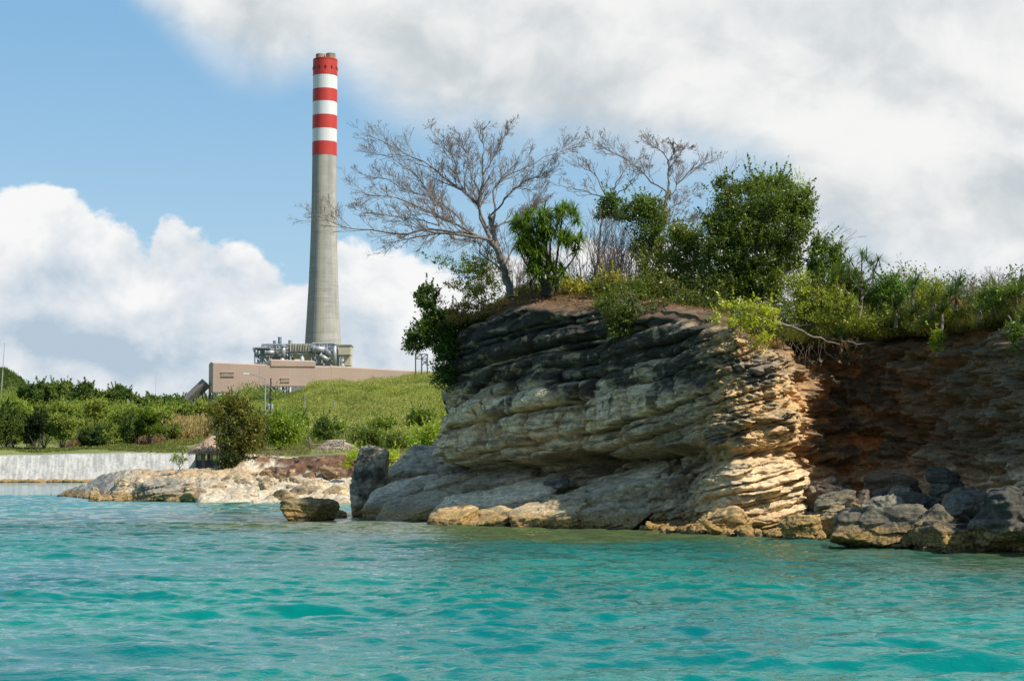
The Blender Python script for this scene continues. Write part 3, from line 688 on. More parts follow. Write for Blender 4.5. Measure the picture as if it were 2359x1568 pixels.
# ------------------------------------------------------------------ terrain behind
def terrain():
    # ground height written as the sketch line the ground reaches at each distance
    qx = [-900, 0, 200, 330, 420, 470, 520, 560, 640, 780, 880, 980, 1100, 1500, 2200]
    D = [128, 133, 136, 139, 142.5, 144, 147, 150, 165, 190, 220, 260, 300, 377.0, 377.6, 380, 400, 420, 450, 500, 560, 640, 720, 900]
    def col(k):
        Z = {}
        sea = -2.0
        left = dict(zip(D, [sea] * 14 + [5.9, 6.2, 6.9, 7.8, 9.6, 15.6, 23.5, 27, 26, 10]))
        if k <= 2:
            return [left[d] for d in D]
        if k in (3, 4):
            z = [left[d] for d in D]; z[14:] = [5.9, 6.2, 7.2, 8.4, 11.0, 15.5, 21.0, 23, 21, 10] if k == 3 else [5.9, 6.2, 7.6, 9.5, 12.0, 16, 21, 22, 20, 10]
            return z
        if k == 5: return [-.8, -.1, .55, 1.1, 1.9, 2.2, 2.55, 2.6, 2.7, 3.0, 3.6, 4.5, 5.6, 6.9, 7.0, 7.1, 8.2, 9.8, 12.3, 17.0, 22, 24, 22, 10]
        if k == 6: return [-.8, -.1, .55, 1.1, 1.9, 2.2, 2.55, 2.8, 3.3, 4.0, 5.0, 6.4, 8.0, 11.5, 11.6, 11.7, 12.8, 14, 16, 19.5, 22.5, 24, 22, 10]
        base = [-.8, -.1, .55, 1.1, 1.75, 2.1, 3.5, 3.95, 4.35, 4.9, 5.8]
        # crest line of the hill: (632,907) (692,884) (779,868) (842,865) (914,848) (986,841)
        cr = {7: 915, 8: 905, 9: 869, 10: 858, 11: 842, 12: 830, 13: 820, 14: 850}[k]
        zc = CAM_H + (1084 - cr - 13) * 470 / F
        rest = []
        for d in D[11:]:
            t = (d - 220) / (470 - 220)
            rest.append(5.8 + (zc - 5.8) * (t ** 1.25) if t <= 1 else zc + (1 if d < 600 else -2) - max(0, (d - 640) * 0.03))
        return base + rest
    T = np.array([col(k) for k in range(len(qx))])          # (columns, distances)
    dd = np.concatenate([np.arange(128, 160, 0.16), np.arange(160, 240, 0.7), 240 * 1.006 ** np.arange(0, 225)])
    qq = np.concatenate([np.linspace(-900, 0, 50)[:-1], np.linspace(0, 1150, 620), np.linspace(1150, 2200, 60)[1:]])
    Z = np.empty((len(dd), len(qq)))
    zd = np.array([np.interp(dd, D, T[k]) for k in range(len(qx))])
    tq = np.searchsorted(qx, qq).clip(1, len(qx) - 1); f = (qq - np.array(qx)[tq - 1]) / (np.array(qx)[tq] - np.array(qx)[tq - 1]); f = f * f * (3 - 2 * f)
    Z = (zd[tq - 1] * (1 - f)[:, None] + zd[tq] * f[:, None]).T
    Dg, Qg = np.meshgrid(dd, qq, indexing='ij')
    X = (Qg - 1179) / F * Dg
    V = np.stack([X.ravel(), Dg.ravel(), Z.ravel()], 1)
    near = sstep(V[:, 1], 152, 143)
    far = sstep(V[:, 1], 225, 320)
    q = Qg.ravel()
    n = fbm(V * (0.9, 0.9, 0), 4, 201); nf = fbm(V * (0.022, 0.022, 0), 4, 205); nm = fbm(V * (0.12, 0.12, 0), 3, 206)
    ridge = 1 - np.abs(noise3(V * (0.8, 2.2, 0), 209)) * 2
    onland = sstep(V[:, 2], -1.2, 0.0)
    V[:, 2] += near * onland * (0.30 * n + 0.22 * np.maximum(ridge, 0) * sstep(V[:, 2], 2.4, 1.2)) + far * 1.8 * nf + 0.25 * nm * onland
    bk = sstep(V[:, 1], 142.8, 144.4) * sstep(V[:, 1], 150.2, 148.0) * sstep(q, 548, 575)
    V[:, 1] += bk * (1.1 * noise3(np.stack([V[:, 0] * .5, V[:, 2] * .5, V[:, 0] * 0], 1), 41) + .6 * noise3(V * 1.3, 42)); V[:, 2] += bk * .25 * noise3(V * (1.4, 1.4, 0), 43)
    pale = np.array((0.60, 0.52, 0.385)); sand = np.array((0.56, 0.42, 0.25)); soil = np.array((0.12, 0.06, 0.03)); grass = np.array((0.17, 0.20, 0.055)); dry = np.array((0.42, 0.33, 0.15))
    L_ = len(V)
    c = mixc(pale, pale * (0.85, 0.78, 0.66), sstep(n, -0.2, 0.4))
    c = mixc(c, np.tile(sand, (L_, 1)), sstep(V[:, 2], 1.5, 2.0) * sstep(q, 570, 530))
    bank = sstep(V[:, 1], 143.2, 144.6) * sstep(V[:, 1], 150.4, 149.6) * sstep(q, 548, 580)
    c = mixc(c, mixc(soil, (0.25, 0.125, 0.055), sstep(nm + 0.6 * n, -0.2, 0.4)), bank * sstep(n + 0.004 * (q - 640), -0.5, 0.1))
    up = np.maximum(sstep(V[:, 1], 149.2, 150.2) * sstep(q, 545, 570), sstep(V[:, 1], 156, 166))
    c = mixc(c, mixc(grass, grass * (1.35, 1.2, 1.3), sstep(nm, -.3, .4)), up)
    emb = sstep(q, 300, 400) * sstep(q, 520, 470) * sstep(V[:, 1], 392, 402) * sstep(V[:, 1], 480, 450)
    c = mixc(c, np.tile(dry, (L_, 1)), emb)
    sc2 = sstep(q, 180, 240) * sstep(q, 400, 330) * sstep(V[:, 1], 405, 412) * sstep(V[:, 1], 445, 430)
    c = mixc(c, mixc((0.45, 0.33, 0.20), (0.16, 0.085, 0.05), sstep(nm + n * .3, -.2, .3)), sc2)
    path_ = sstep(V[:, 1], 380.5, 384) * sstep(V[:, 1], 390, 386) * sstep(nm, .0, .3); c = mixc(c, np.tile((0.50, 0.43, 0.30), (L_, 1)), path_)
    o = link('ground', mesh_np('ground', V, gridfaces(len(dd), len(qq)), c), M_ground); struct(o)
    Zs = V[:, 2].reshape(Dg.shape)
    def gz(x, y):
        qv = np.asarray(x) * F / np.asarray(y) + 1179
        i = np.interp(y, dd, np.arange(len(dd))); j = np.interp(qv, qq, np.arange(len(qq)))
        i0 = np.clip(i.astype(int), 0, len(dd) - 2); j0 = np.clip(j.astype(int), 0, len(qq) - 2); fi = i - i0; fj = j - j0
        return Zs[i0, j0] * (1 - fi) * (1 - fj) + Zs[i0 + 1, j0] * fi * (1 - fj) + Zs[i0, j0 + 1] * (1 - fi) * fj + Zs[i0 + 1, j0 + 1] * fi * fj
    return gz
gz = terrain()
def gq(qx, d): 
    x = (qx - 1179) / F * d
    return np.array([x, d, float(gz(np.array([x]), np.array([d]))[0])])

def spit():
    """low rocky point in front of the bay"""
    nx, ny = 520, 150
    q = np.linspace(110, 600, nx); 
    fd = np.interp(q, [110, 135, 200, 289, 450, 600], [172, 166, 150, 140, 135.5, 134.5])      # waterline distance
    bd = np.interp(q, [110, 135, 200, 289, 450, 600], [172.5, 169, 164, 158, 153, 150])
    ct = np.interp(q, [110, 135, 192, 247, 283, 341, 451, 560, 600], [-.6, 0.0, 1.3, 2.15, 2.55, 2.55, 2.6, 2.7, 2.2])
    t = np.linspace(0, 1, ny)
    prof = np.interp(t, [0, .06, .14, .3, .45, .62, .8, 1.0], [-.35, 0.0, 0.14, 0.4, .72, 1.0, 0.9, -0.6])
    Dg = fd[None] + (bd - fd)[None] * t[:, None]
    Z = prof[:, None] * np.where(prof[:, None] < 0, 1.5, ct[None])
    X = (q[None] - 1179) / F * Dg
    V = np.stack([X.ravel(), Dg.ravel(), Z.ravel()], 1)
    n = fbm(V * (0.9, 0.9, 0), 4, 221); ridge = 1 - np.abs(noise3(V * (0.7, 1.8, 0) + 5, 222)) * 2
    qq = np.tile(q, ny); tt = np.repeat(t, nx)
    rk = sstep(qq, 215, 270) * sstep(tt, .55, .35) + sstep(tt, .14, .05)
    V[:, 2] += 0.22 * n + 0.30 * np.clip(rk, 0, 1) * np.maximum(ridge, 0)
    grey = (0.36, 0.33, 0.28)
    c = mixc((0.60, 0.52, 0.38), (0.50, 0.42, 0.30), sstep(n, -.3, .4))
    c = mixc(c, np.tile(grey, (len(V), 1)), sstep(qq, 300, 240) * sstep(n, -.6, .1))
    c = mixc(c, np.tile((0.58, 0.42, 0.24), (len(V), 1)), sstep(qq, 290, 340) * sstep(tt, .36, .48))
    struct(link('rocky_point', mesh_np('rocky_point', V, gridfaces(ny, nx), c), M_rockfar))
spit()
rockq('largest long pale slab tilted on the rocky point', 297, 425, 1106, 1147, 140, 3.0, (0, R(-11), R(-8)), 61, 'flat_boulder', n=44, col=(0.50, 0.47, 0.39), beds=0.5, bedn=5, boxy=6, mat=M_rockfar)
rng = np.random.default_rng(91)
for i in range(70):
    if i < 34: x = rng.uniform(215, 425); y = np.interp(x, [215, 425], [1125, 1118]) + rng.uniform(-16, 26); d = np.interp(y, [1095, 1156], [150, 137]); s_ = rng.uniform(6, 20)
    else: x = rng.uniform(430, 800); y = rng.uniform(1106, 1153); d = np.interp(y, [1095, 1157], [143, 134.5]); s_ = rng.uniform(8, 30) * (1.3 if y > 1130 else .8)
    far = i < 34
    rockq('one of the pale boulders strewn over the point left of the thatched hut' if far else 'one of the cream boulders lining the shore below the brown bank', x - s_, x + s_, y - s_ * 0.45, y + s_ * 0.35, d, s_ * 1.8 * d / F, (rng.uniform(-.3, .3), rng.uniform(-.4, .15), rng.uniform(-.6, .6)), 400 + i,
          group='boulders on the rocky point' if far else 'boulders below the brown bank', n=18, col=tuple(np.array((0.58, 0.48, 0.33)) * rng.uniform(0.8, 1.15)), planes=9, beds=0.4, below=0.5, mat=M_rockfar)
for i in range(12):
    x = rng.uniform(560, 800); s_ = rng.uniform(10, 26); y = rng.uniform(1082, 1098)
    rockq('one of the brown boulders fallen from the soil bank', x - s_, x + s_, y - s_ * 0.45, y + s_ * 0.5, 143.4, s_ * 1.8 * 143 / F, (0, 0, rng.uniform(0, 3)), 500 + i, group='boulders fallen from the soil bank', n=18,
          col=tuple(np.array((0.36, 0.25, 0.15)) * rng.uniform(0.7, 1.3)), planes=10, beds=0.3, below=0.5, mat=M_rockfar)

# sea wall: pale sloping concrete revetment with a stony toe
def seawall():
    nx, ny = 700, 60
    x = np.linspace(-180, -56, nx); t = np.linspace(0, 1, ny)
    Zt = np.interp(x, [-180, -112, -85, -70, -56], [5.7, 5.75, 6.35, 6.2, 6.1]) + 0.05 * np.sin(x * .5)
    Z = -0.6 + (Zt + 0.6)[None] * t[:, None]
    Y = 372.5 + 5.1 * t[:, None] ** 1.0 + 0 * x[None]
    X = np.broadcast_to(x, Z.shape)
    V = np.stack([X.ravel(), Y.ravel(), Z.ravel()], 1)
    n = fbm(V * (0.5, 0.5, 0.5), 4, 231); st = fbm(V * (1.6, 0.2, 0.22) + (V[:, 2:3] * 0.25) * (1, 0, 0), 4, 233)
    V[:, 1] -= 0.16 * n
    c = mixc((0.62, 0.585, 0.52), (0.42, 0.40, 0.36), sstep(0.35 * n + st, -0.3, 0.5))
    c = mixc(c, np.tile((0.30, 0.30, 0.29), (len(V), 1)), sstep(np.abs(st + .1), 0.03, 0.0) * 0.5)
    c = mixc(c, np.tile((0.42, 0.27, 0.10), (len(V), 1)), sstep(V[:, 2] + 0.3 * n, 0.75, 0.45))
    ro = empty('sea_wall', (-85, 374, 0)); tag(ro, 'long pale concrete sea wall sloping up from the blue bay', 'sea wall')
    V2 = V - np.array((-85, 374, 0))
    link('wall_face', mesh_np('wall_face', V2, gridfaces(ny, nx), c), mat_attr('concrete_face', 0.9, 0.12, 2.0, 0.3), ro)
    m = MB()
    for i in range(len(x) - 1 - 9):
        if i % 9 == 0: m.tube((x[i] + 85, 3.9, Zt[i] + 0.02), (x[i + 9] + 85, 3.9, Zt[i + 9] + 0.02), 0.22, n=6)
    m.build('coping', mat_plain('coping', (0.5, 0.5, 0.48), 0.9), ro)
    rr = np.random.default_rng(5)
    Vs = []; Fs = []; k = 0; D_, Fc_ = cubesphere(5)
    for i in range(520):
        xx = rr.uniform(-180, -58) + 85; sz = rr.uniform(0.25, 0.9)
        P = D_ * (sz * 1.3, sz, sz * .7) * (1 + 0.25 * noise3(D_ * 1.5 + i, 3))[:, None]
        Vs.append(P + (xx, rr.uniform(-1.4, 0.3), rr.uniform(-0.05, 0.25))); Fs.append(Fc_ + k); k += len(P)
    V3 = np.vstack(Vs); o = link('stone_toe', mesh_np('stone_toe', V3, np.vstack(Fs), np.tile((0.50, 0.34, 0.16), (len(V3), 1)), smooth=False), M_rockfar, ro)
    o['kind'] = 'stuff'
seawall()

# ------------------------------------------------------------------ leaves, blades and twigs
def rot_dirs(rng, n, up=0.0):
    a = rng.normal(size=(n, 3)); a[:, 2] += up; a /= np.linalg.norm(a, axis=1)[:, None]
    b = rng.normal(size=(n, 3)); b -= (a * b).sum(1)[:, None] * a; b /= np.linalg.norm(b, axis=1)[:, None]
    return a, b
def leaf_quads(Pc, size, col, rng, aspect=0.5, up=0.2, droop=0.0):
    n = len(Pc); a, b = rot_dirs(rng, n, up)
    size = np.broadcast_to(np.asarray(size, float), (n,)) * rng.uniform(0.7, 1.3, n)
    A_ = a * size[:, None] * 0.5; B_ = b * (size * aspect)[:, None] * 0.5
    nn = np.cross(a, b) * (size * 0.10)[:, None]
    V = np.stack([Pc - A_, Pc + B_ - A_ * 0.1 + nn, Pc + A_, Pc - B_ - A_ * 0.1 + nn], 1).reshape(-1, 3)
    Fc = np.arange(n * 4).reshape(-1, 4)
    return V, Fc, np.repeat(col, 4, axis=0)
def crown_points(clumps, rng, density=1.0, puff=0.3, leaves=26, squash=0.75):
    """clumps: list of (centre, (rx, ry, rz), n puffs). Returns leaf centres, per-leaf tone, per-leaf puff centre"""
    out = []; tone = []; pc_ = []
    for c, r, n in clumps:
        n = max(3, int(n * density)); u = rng.normal(size=(n, 3)); u /= np.linalg.norm(u, axis=1)[:, None]
        rad = rng.uniform(0.25, 1.0, n) ** 0.45
        bulge = 1 + 0.55 * noise3(u * 2.2 + np.asarray(c)[None] * 0.7, 5)
        p = np.asarray(c) + u * (rad * bulge)[:, None] * np.asarray(r)
        k = (leaves * rng.uniform(0.5, 1.5, n)).astype(int)
        idx = np.repeat(np.arange(n), k)
        q = rng.normal(size=(len(idx), 3)) * 0.5; q[:, 2] *= squash
        pr = puff * rng.uniform(0.6, 1.5, n)
        out.append(p[idx] + q * pr[idx][:, None]); tone.append(rng.normal(0, 1, n)[idx]); pc_.append(p)
        m_ = max(2, n // 9); u2 = rng.normal(size=(m_, 3)); u2[:, 2] = np.abs(u2[:, 2]) + .2; u2 /= np.linalg.norm(u2, axis=1)[:, None]; st = np.asarray(c) + u2 * np.asarray(r) * .85
        dv = u2 * (1, 1, .6) + (0, 0, .7); kk = int(leaves * 1.1); ii = np.repeat(np.arange(m_), kk); tt = rng.uniform(0, 1, len(ii))[:, None]; ln = (puff * rng.uniform(1.2, 3.2, m_))[ii][:, None]
        out.append(st[ii] + dv[ii] * tt * ln + rng.normal(size=(len(ii), 3)) * puff * .22 * (1.15 - tt)); tone.append(rng.normal(.6, .6, m_)[ii])
    return np.vstack(out), np.concatenate(tone), np.vstack(pc_)
def leafcol(base, tone, rng, var=0.30, yel=0.12):
    base = np.asarray(base) * (2.5, 2.15, 1.65)
    b = np.asarray(base)[None]; n = len(tone)
    k = np.exp(var * tone * 0.6 + rng.normal(0, var * 0.6, n))
    c = b * k[:, None]; c[:, 0] *= 1 + yel * rng.normal(0, 1, n).clip(-2, 3); return np.clip(c, 0.004, 0.6)
def tubes(P, Rr, sides=5):
    """P (B, K, 3), Rr (B, K) -> tapered tubes"""
    Bn, K, _ = P.shape
    T = np.gradient(P, axis=1); T /= np.maximum(np.linalg.norm(T, axis=2), 1e-9)[..., None]
    ref = np.where(np.abs(T[:, :1, 2:3]) > 0.9, np.array([1.0, 0, 0]), np.array([0, 0, 1.0])); ref = np.broadcast_to(ref, T.shape)
    U = np.cross(T, ref); U /= np.maximum(np.linalg.norm(U, axis=2), 1e-6)[..., None]; W = np.cross(T, U)
    an = np.arange(sides) * 2 * math.pi / sides
    V = P[:, :, None, :] + Rr[:, :, None, None] * (np.cos(an)[None, None, :, None] * U[:, :, None, :] + np.sin(an)[None, None, :, None] * W[:, :, None, :])
    base = (np.arange(Bn) * K * sides)[:, None, None]; r = np.arange(K - 1)[None, :, None]; c = np.arange(sides)[None, None, :]
    a = base + r * sides + c; b = base + r * sides + (c + 1) % sides
    Fc = np.stack([a, b, b + sides, a + sides], -1).reshape(-1, 4)
    return V.reshape(-1, 3), Fc
def resample(pts, K):
    P = np.asarray(pts, float)
    if len(P) < 3: t = np.linspace(0, 1, K)[:, None]; return P[0] * (1 - t) + P[-1] * t
    o, _ = smooth3(P, K); return o
def smooth3(P, K):
    P = np.vstack([2 * P[0] - P[1], P, 2 * P[-1] - P[-2]]); out = []
    for i in range(1, len(P) - 2):
        t = np.linspace(0, 1, 16, endpoint=False)[:, None]; a, b, c, d = P[i - 1], P[i], P[i + 1], P[i + 2]
        out.append(0.5 * ((2 * b) + (-a + c) * t + (2 * a - 5 * b + 4 * c - d) * t ** 2 + (-a + 3 * b - 3 * c + d) * t ** 3))
    out = np.vstack(out + [P[-2][None]]); s = np.concatenate([[0], np.cumsum(np.linalg.norm(np.diff(out, axis=0), axis=1))])
    q = np.linspace(0, s[-1], K); return np.stack([np.interp(q, s, out[:, k]) for k in range(3)], 1), q
def spawn(P, Rr, n, rng, ang=(30, 60), lf=(0.3, 0.5), K=6, up=0.25, wob=0.12, u0=0.15, rk=0.6, tip=0.006, flat=None, absmax=None):
    """children branches from (B, K0, 3) parents"""
    Bn, K0, _ = P.shape
    u = rng.uniform(u0, 0.98, (Bn, n)); x = u * (K0 - 1); i = np.clip(x.astype(int), 0, K0 - 2); f = (x - i)[..., None]
    b = np.arange(Bn)[:, None]
    st = P[b, i] * (1 - f) + P[b, i + 1] * f; tg = P[b, i + 1] - P[b, i]; tg /= np.maximum(np.linalg.norm(tg, axis=2), 1e-9)[..., None]
    r0 = (Rr[b, i] * (1 - f[..., 0]) + Rr[b, i + 1] * f[..., 0])
    Ln = np.linalg.norm(np.diff(P, axis=1), axis=2).sum(1)[:, None] * rng.uniform(lf[0], lf[1], (Bn, n)) * (1.25 - 0.75 * u)
    if absmax: Ln = np.minimum(Ln, absmax * rng.uniform(0.6, 1.2, Ln.shape))
    w_ = rng.normal(size=(Bn, n, 3))
    if flat is not None: w_[..., 1] *= flat
    w_ -= (w_ * tg).sum(2)[..., None] * tg; w_ /= np.maximum(np.linalg.norm(w_, axis=2), 1e-9)[..., None]
    a = np.radians(rng.uniform(ang[0], ang[1], (Bn, n)))[..., None]
    dr = np.cos(a) * tg + np.sin(a) * w_; dr[..., 2] += up * 0.6
    st = st.reshape(-1, 3); dr = dr.reshape(-1, 3); dr /= np.linalg.norm(dr, axis=1)[:, None]; Ln = Ln.reshape(-1); r0 = r0.reshape(-1)
    N = len(st); pts = [st]; d = dr
    for k in range(K - 1):
        d = d + rng.normal(size=(N, 3)) * wob; d[:, 2] += up / K; d /= np.linalg.norm(d, axis=1)[:, None]
        pts.append(pts[-1] + d * (Ln / (K - 1))[:, None])
    Pn = np.stack(pts, 1); rs = np.minimum(r0 * rk, np.maximum(Ln * 0.016, tip * 1.2))
    Rn = rs[:, None] * np.linspace(1, 0, K)[None] + tip * np.linspace(0, 1, K)[None]
    return Pn, Rn
def meshjoin(L):
    V = []; Fc = []; k = 0
    for v, f in L: V.append(v); Fc.append(f + k); k += len(v)
    return np.vstack(V), np.vstack(Fc)
def obj_from(name, V, Fc, mat, parent, cols=None, smooth=True):
    if parent is not None: V = V - np.array(parent.location)
    return link(name, mesh_np(name, V, Fc, cols, smooth), mat, parent)

def blades(centres, n, L, W, rng, col, droop=0.55, upmin=-0.1, cols_var=0.2, jit=0.0, upmax=1.0):
    """rosettes of long narrow leaves"""
    N = len(centres) * n; c = np.repeat(np.asarray(centres), n, axis=0)
    if jit: c = c + rng.normal(size=(N, 3)) * (jit, jit, 0)
    az = rng.uniform(0, 2 * math.pi, N); se = rng.uniform(upmin, upmax, N); ce = np.sqrt(np.clip(1 - se ** 2, 0, 1))
    d = np.stack([np.cos(az) * ce, np.sin(az) * ce, se], 1); side = np.stack([-np.sin(az), np.cos(az), np.zeros(N)], 1)
    ln = L * rng.uniform(0.65, 1.2, N)
    K = 4; rows = []; p = c.copy(); dd = d.copy()
    for k in range(K + 1):
        wv = W * (1 - (k / K) ** 1.5) * (0.7 if k == 0 else 1) + 0.002
        rows.append(np.stack([p - side * wv / 2, p + side * wv / 2], 1))
        p = p + dd * (ln / K)[:, None]; dd = dd + np.array((0, 0, -droop * 0.5)) ; dd /= np.linalg.norm(dd, axis=1)[:, None]
    V = np.stack(rows, 1).reshape(-1, 3)               # N, K+1, 2
    base = (np.arange(N) * (K + 1) * 2)[:, None]; k = np.arange(K)[None] * 2
    Fc = np.stack([base + k, base + k + 1, base + k + 3, base + k + 2], -1).reshape(-1, 4)
    tone = np.exp(rng.normal(0, cols_var, N)); cc = np.asarray(col)[None] * tone[:, None]
    return V, Fc, np.repeat(cc, (K + 1) * 2, axis=0)

LEAFK = 1.25
def broadleaf(label, clumps, d, base, col, seed, leaf=0.08, puff=0.28, leaves=26, dens=1.0, trunk_r=0.07, name='bush', cat='bush', group=None, depth=0.8, mat=None, aspect=0.5, stems=5, bark=None, ground=None, twigs=True, minn=8):
    """clumps: (qx, qy, rx, ry[, dd]) in sketch pixels at distance d; base: (qx, qy) of the foot"""
    rng = np.random.default_rng(seed); k = d / F
    foot = Q(base[0], base[1], d) if ground is None else ground
    root = empty(name, foot); tag(root, label, cat, group)
    cl = []
    for cq in clumps:
        dd = cq[4] if len(cq) > 4 else 0.0
        c = Q(cq[0], cq[1], d + dd); rx, rz = cq[2] * k, cq[3] * k; ry = min(rx, rz * 1.3) * depth + 0.1
        n = max(minn, 1.0 * (rx * rz * 3.14) / (puff * puff * 0.55)); cl.append((c, (rx, ry, rz), n))
    P, tone, puffs = crown_points(cl, rng, dens * (1.75 if dens >= .8 else 1.15), puff, leaves * LEAFK)
    V, Fc, cc = leaf_quads(P, leaf * 1.28, leafcol(col, tone, rng), rng, aspect * 1.1)
    # limbs from the foot to the clumps, and twigs to the puffs
    L = []; Ps = []
    for c, r, n in cl[:14]:
        for j in range(max(1, stems // len(cl))):
            e = c + rng.normal(size=3) * np.array(r) * 0.4; m_ = foot * 0.5 + e * 0.5 + rng.normal(size=3) * 0.12 * np.linalg.norm(e - foot); m_[2] = foot[2] * .45 + e[2] * .55
            Ps.append(resample([foot + rng.normal(size=3) * (0.12, 0.12, 0), foot * .75 + m_ * .25 + (0, 0, .1), m_, e], 9))
    Ps = np.array(Ps); ln = np.linalg.norm(Ps[:, -1] - Ps[:, 0], axis=1)
    Rs = np.maximum(trunk_r * 0.62 * np.linspace(1, 0.18, 9)[None] * (0.6 + 0.4 * ln / ln.max())[:, None], 0.006)
    L.append(tubes(Ps, Rs, 6))
    if twigs:
        P2, R2 = spawn(Ps, Rs, 9, rng, (25, 60), (0.25, 0.5), 6, 0.2, 0.15, 0.35, 0.55, 0.005); L.append(tubes(P2, R2, 4))
        P3, R3 = spawn(P2, R2, 3, rng, (25, 60), (0.35, 0.6), 4, 0.2, 0.15, 0.3, 0.6, 0.004); L.append(tubes(P3, R3, 3))
    V2, F2 = meshjoin(L)
    obj_from('trunk', V2, F2, bark or M_barkdark, root)
    obj_from('crown', V, Fc, mat or M_leaf, root, cc)
    return root

# ------------------------------------------------------------------ bare trees on the cliff
def bare_tree(label, limbs, d, seed, base, lv=(16, 7, 3), name='bare_tree', leafy=0, bark=None, tw=0.0075, cat='tree', ang=(24, 52), L1=(0.18, 0.34), depth=1.0):
    """limbs: list of (points in sketch pixels, start radius, end radius, depth drift in metres)"""
    rng = np.random.default_rng(seed); foot = Q(base[0], base[1], d); root = empty(name, foot); tag(root, label, cat)
    Ps = []; Rs = []
    for pts, r0, r1, dy, d0 in limbs:
        n = len(pts); P = np.array([Q(x, y, d + d0 + dy * i / (n - 1)) for i, (x, y) in enumerate(pts)])
        P = resample(P, 16); w_ = rng.normal(size=(16, 3)) * 0.028; w_[0] = 0; P = P + w_
        Ps.append(P); t = np.linspace(0, 1, 16); Rs.append((r0 * (1 - t) ** 1.0 + r1 * t) * (0.95 if r0 > .12 else .74))
    Ps = np.array(Ps); Rs = np.array(Rs)
    main = [tubes(Ps, Rs, 8)]
    thin = Rs[:, 0] < 9
    P1, R1 = spawn(Ps, Rs, lv[0], rng, ang, L1, 9, 0.30, 0.075, 0.15, 0.5, tw, flat=depth, absmax=1.9)
    P2, R2 = spawn(P1, R1, lv[1], rng, (22, 50), (0.32, 0.55), 7, 0.22, 0.10, 0.08, 0.6, tw, flat=depth)
    P3, R3 = spawn(P2, R2, lv[2], rng, (30, 62), (0.35, 0.7), 4, 0.20, 0.10, 0.1, 0.8, tw * 0.85, absmax=0.42)
    V, Fc = meshjoin(main); t_ = obj_from('trunk', V, Fc, bark or M_bark, root)
    V, Fc = meshjoin([tubes(P1, R1, 5), tubes(P2, R2, 4), tubes(P3, R3, 3)]); obj_from('branches', V, Fc, M_twig, root)
    if leafy:
        idx = rng.choice(len(P3), leafy); pts = P3[idx, -1]
        Vl, Fl, cl = leaf_quads(pts, 0.10, np.where(rng.random((leafy, 1)) < 0.45, np.array([(0.35, 0.05, 0.04)]), np.array([(0.13, 0.12, 0.03)])), rng)
        obj_from('leaves', Vl, Fl, M_leaf, root, cl)
    return root
T1 = [
 ([(1178, 684), (1167, 641), (1158, 611), (1146, 575), (1131, 554)], .21, .14, -.3, 0),
 ([(1146, 575), (1139, 548), (1134, 520), (1128, 498)], .15, .09, .3, -.2),
 ([(1131, 554), (1110, 548), (1095, 545), (1065, 541), (1005, 538), (954, 547), (897, 559)], .11, .02, -1.5, -.3),
 ([(1095, 545), (1070, 537), (1035, 533), (993, 527), (930, 539), (849, 530), (780, 521), (723, 494), (704, 491)], .085, .008, 1.2, -.6),
 ([(1110, 549), (1077, 530), (1050, 515), (1020, 503), (975, 482), (921, 458), (885, 452), (840, 446), (801, 432)], .085, .008, -2.4, -.4),
 ([(1131, 554), (1107, 505), (1104, 476), (1065, 440), (1029, 416), (999, 389), (966, 368), (930, 353), (891, 332), (855, 316), (830, 305)], .10, .008, 1.6, -.3),
 ([(1120, 528), (1104, 476), (1110, 428), (1113, 386), (1113, 341), (1104, 310), (1119, 289)], .10, .008, -1.0, 0),
 ([(1134, 520), (1140, 476), (1136, 446), (1149, 416), (1182, 398), (1215, 383), (1254, 362), (1299, 347), (1326, 328)], .08, .008, 1.8, .2),
 ([(1113, 400), (1140, 356), (1155, 326), (1170, 302), (1181, 287)], .045, .007, 1.0, -.5),
 ([(1075, 450), (1050, 401), (1047, 368), (1020, 335), (993, 302), (988, 290)], .045, .007, -1.4, .3),
 ([(1040, 512), (1005, 500), (996, 461), (981, 434), (963, 407), (927, 380), (897, 362), (843, 349)], .055, .007, 1.6, -.6),
 ([(1128, 498), (1152, 473), (1180, 440), (1215, 415), (1260, 400), (1290, 375)], .07, .008, -1.8, .1),
 ([(1134, 530), (1164, 512), (1191, 503), (1225, 480), (1262, 450)], .06, .008, 1.5, 0),
 ([(1158, 625), (1125, 599), (1104, 581), (1104, 560), (1065, 554), (1030, 560)], .075, .012, 1.5, 0),
 ([(1160, 615), (1180, 575), (1200, 545), (1215, 500), (1240, 455), (1250, 420)], .06, .008, 2.0, .2),
 ([(1070, 515), (1030, 480), (990, 455), (940, 440), (880, 410), (815, 412)], .05, .007, 2.2, -.5),
 ([(1104, 440), (1085, 400), (1075, 360), (1060, 320), (1045, 300)], .045, .007, 1.5, -.4),
 ([(1010, 520), (960, 505), (900, 498), (850, 490), (815, 482)], .04, .007, -1.8, -1.0),
]
bare_tree('largest leafless tree spreading wide from the left end of the cliff top', T1, 83, 5, (1178, 684), (30, 6, 3))
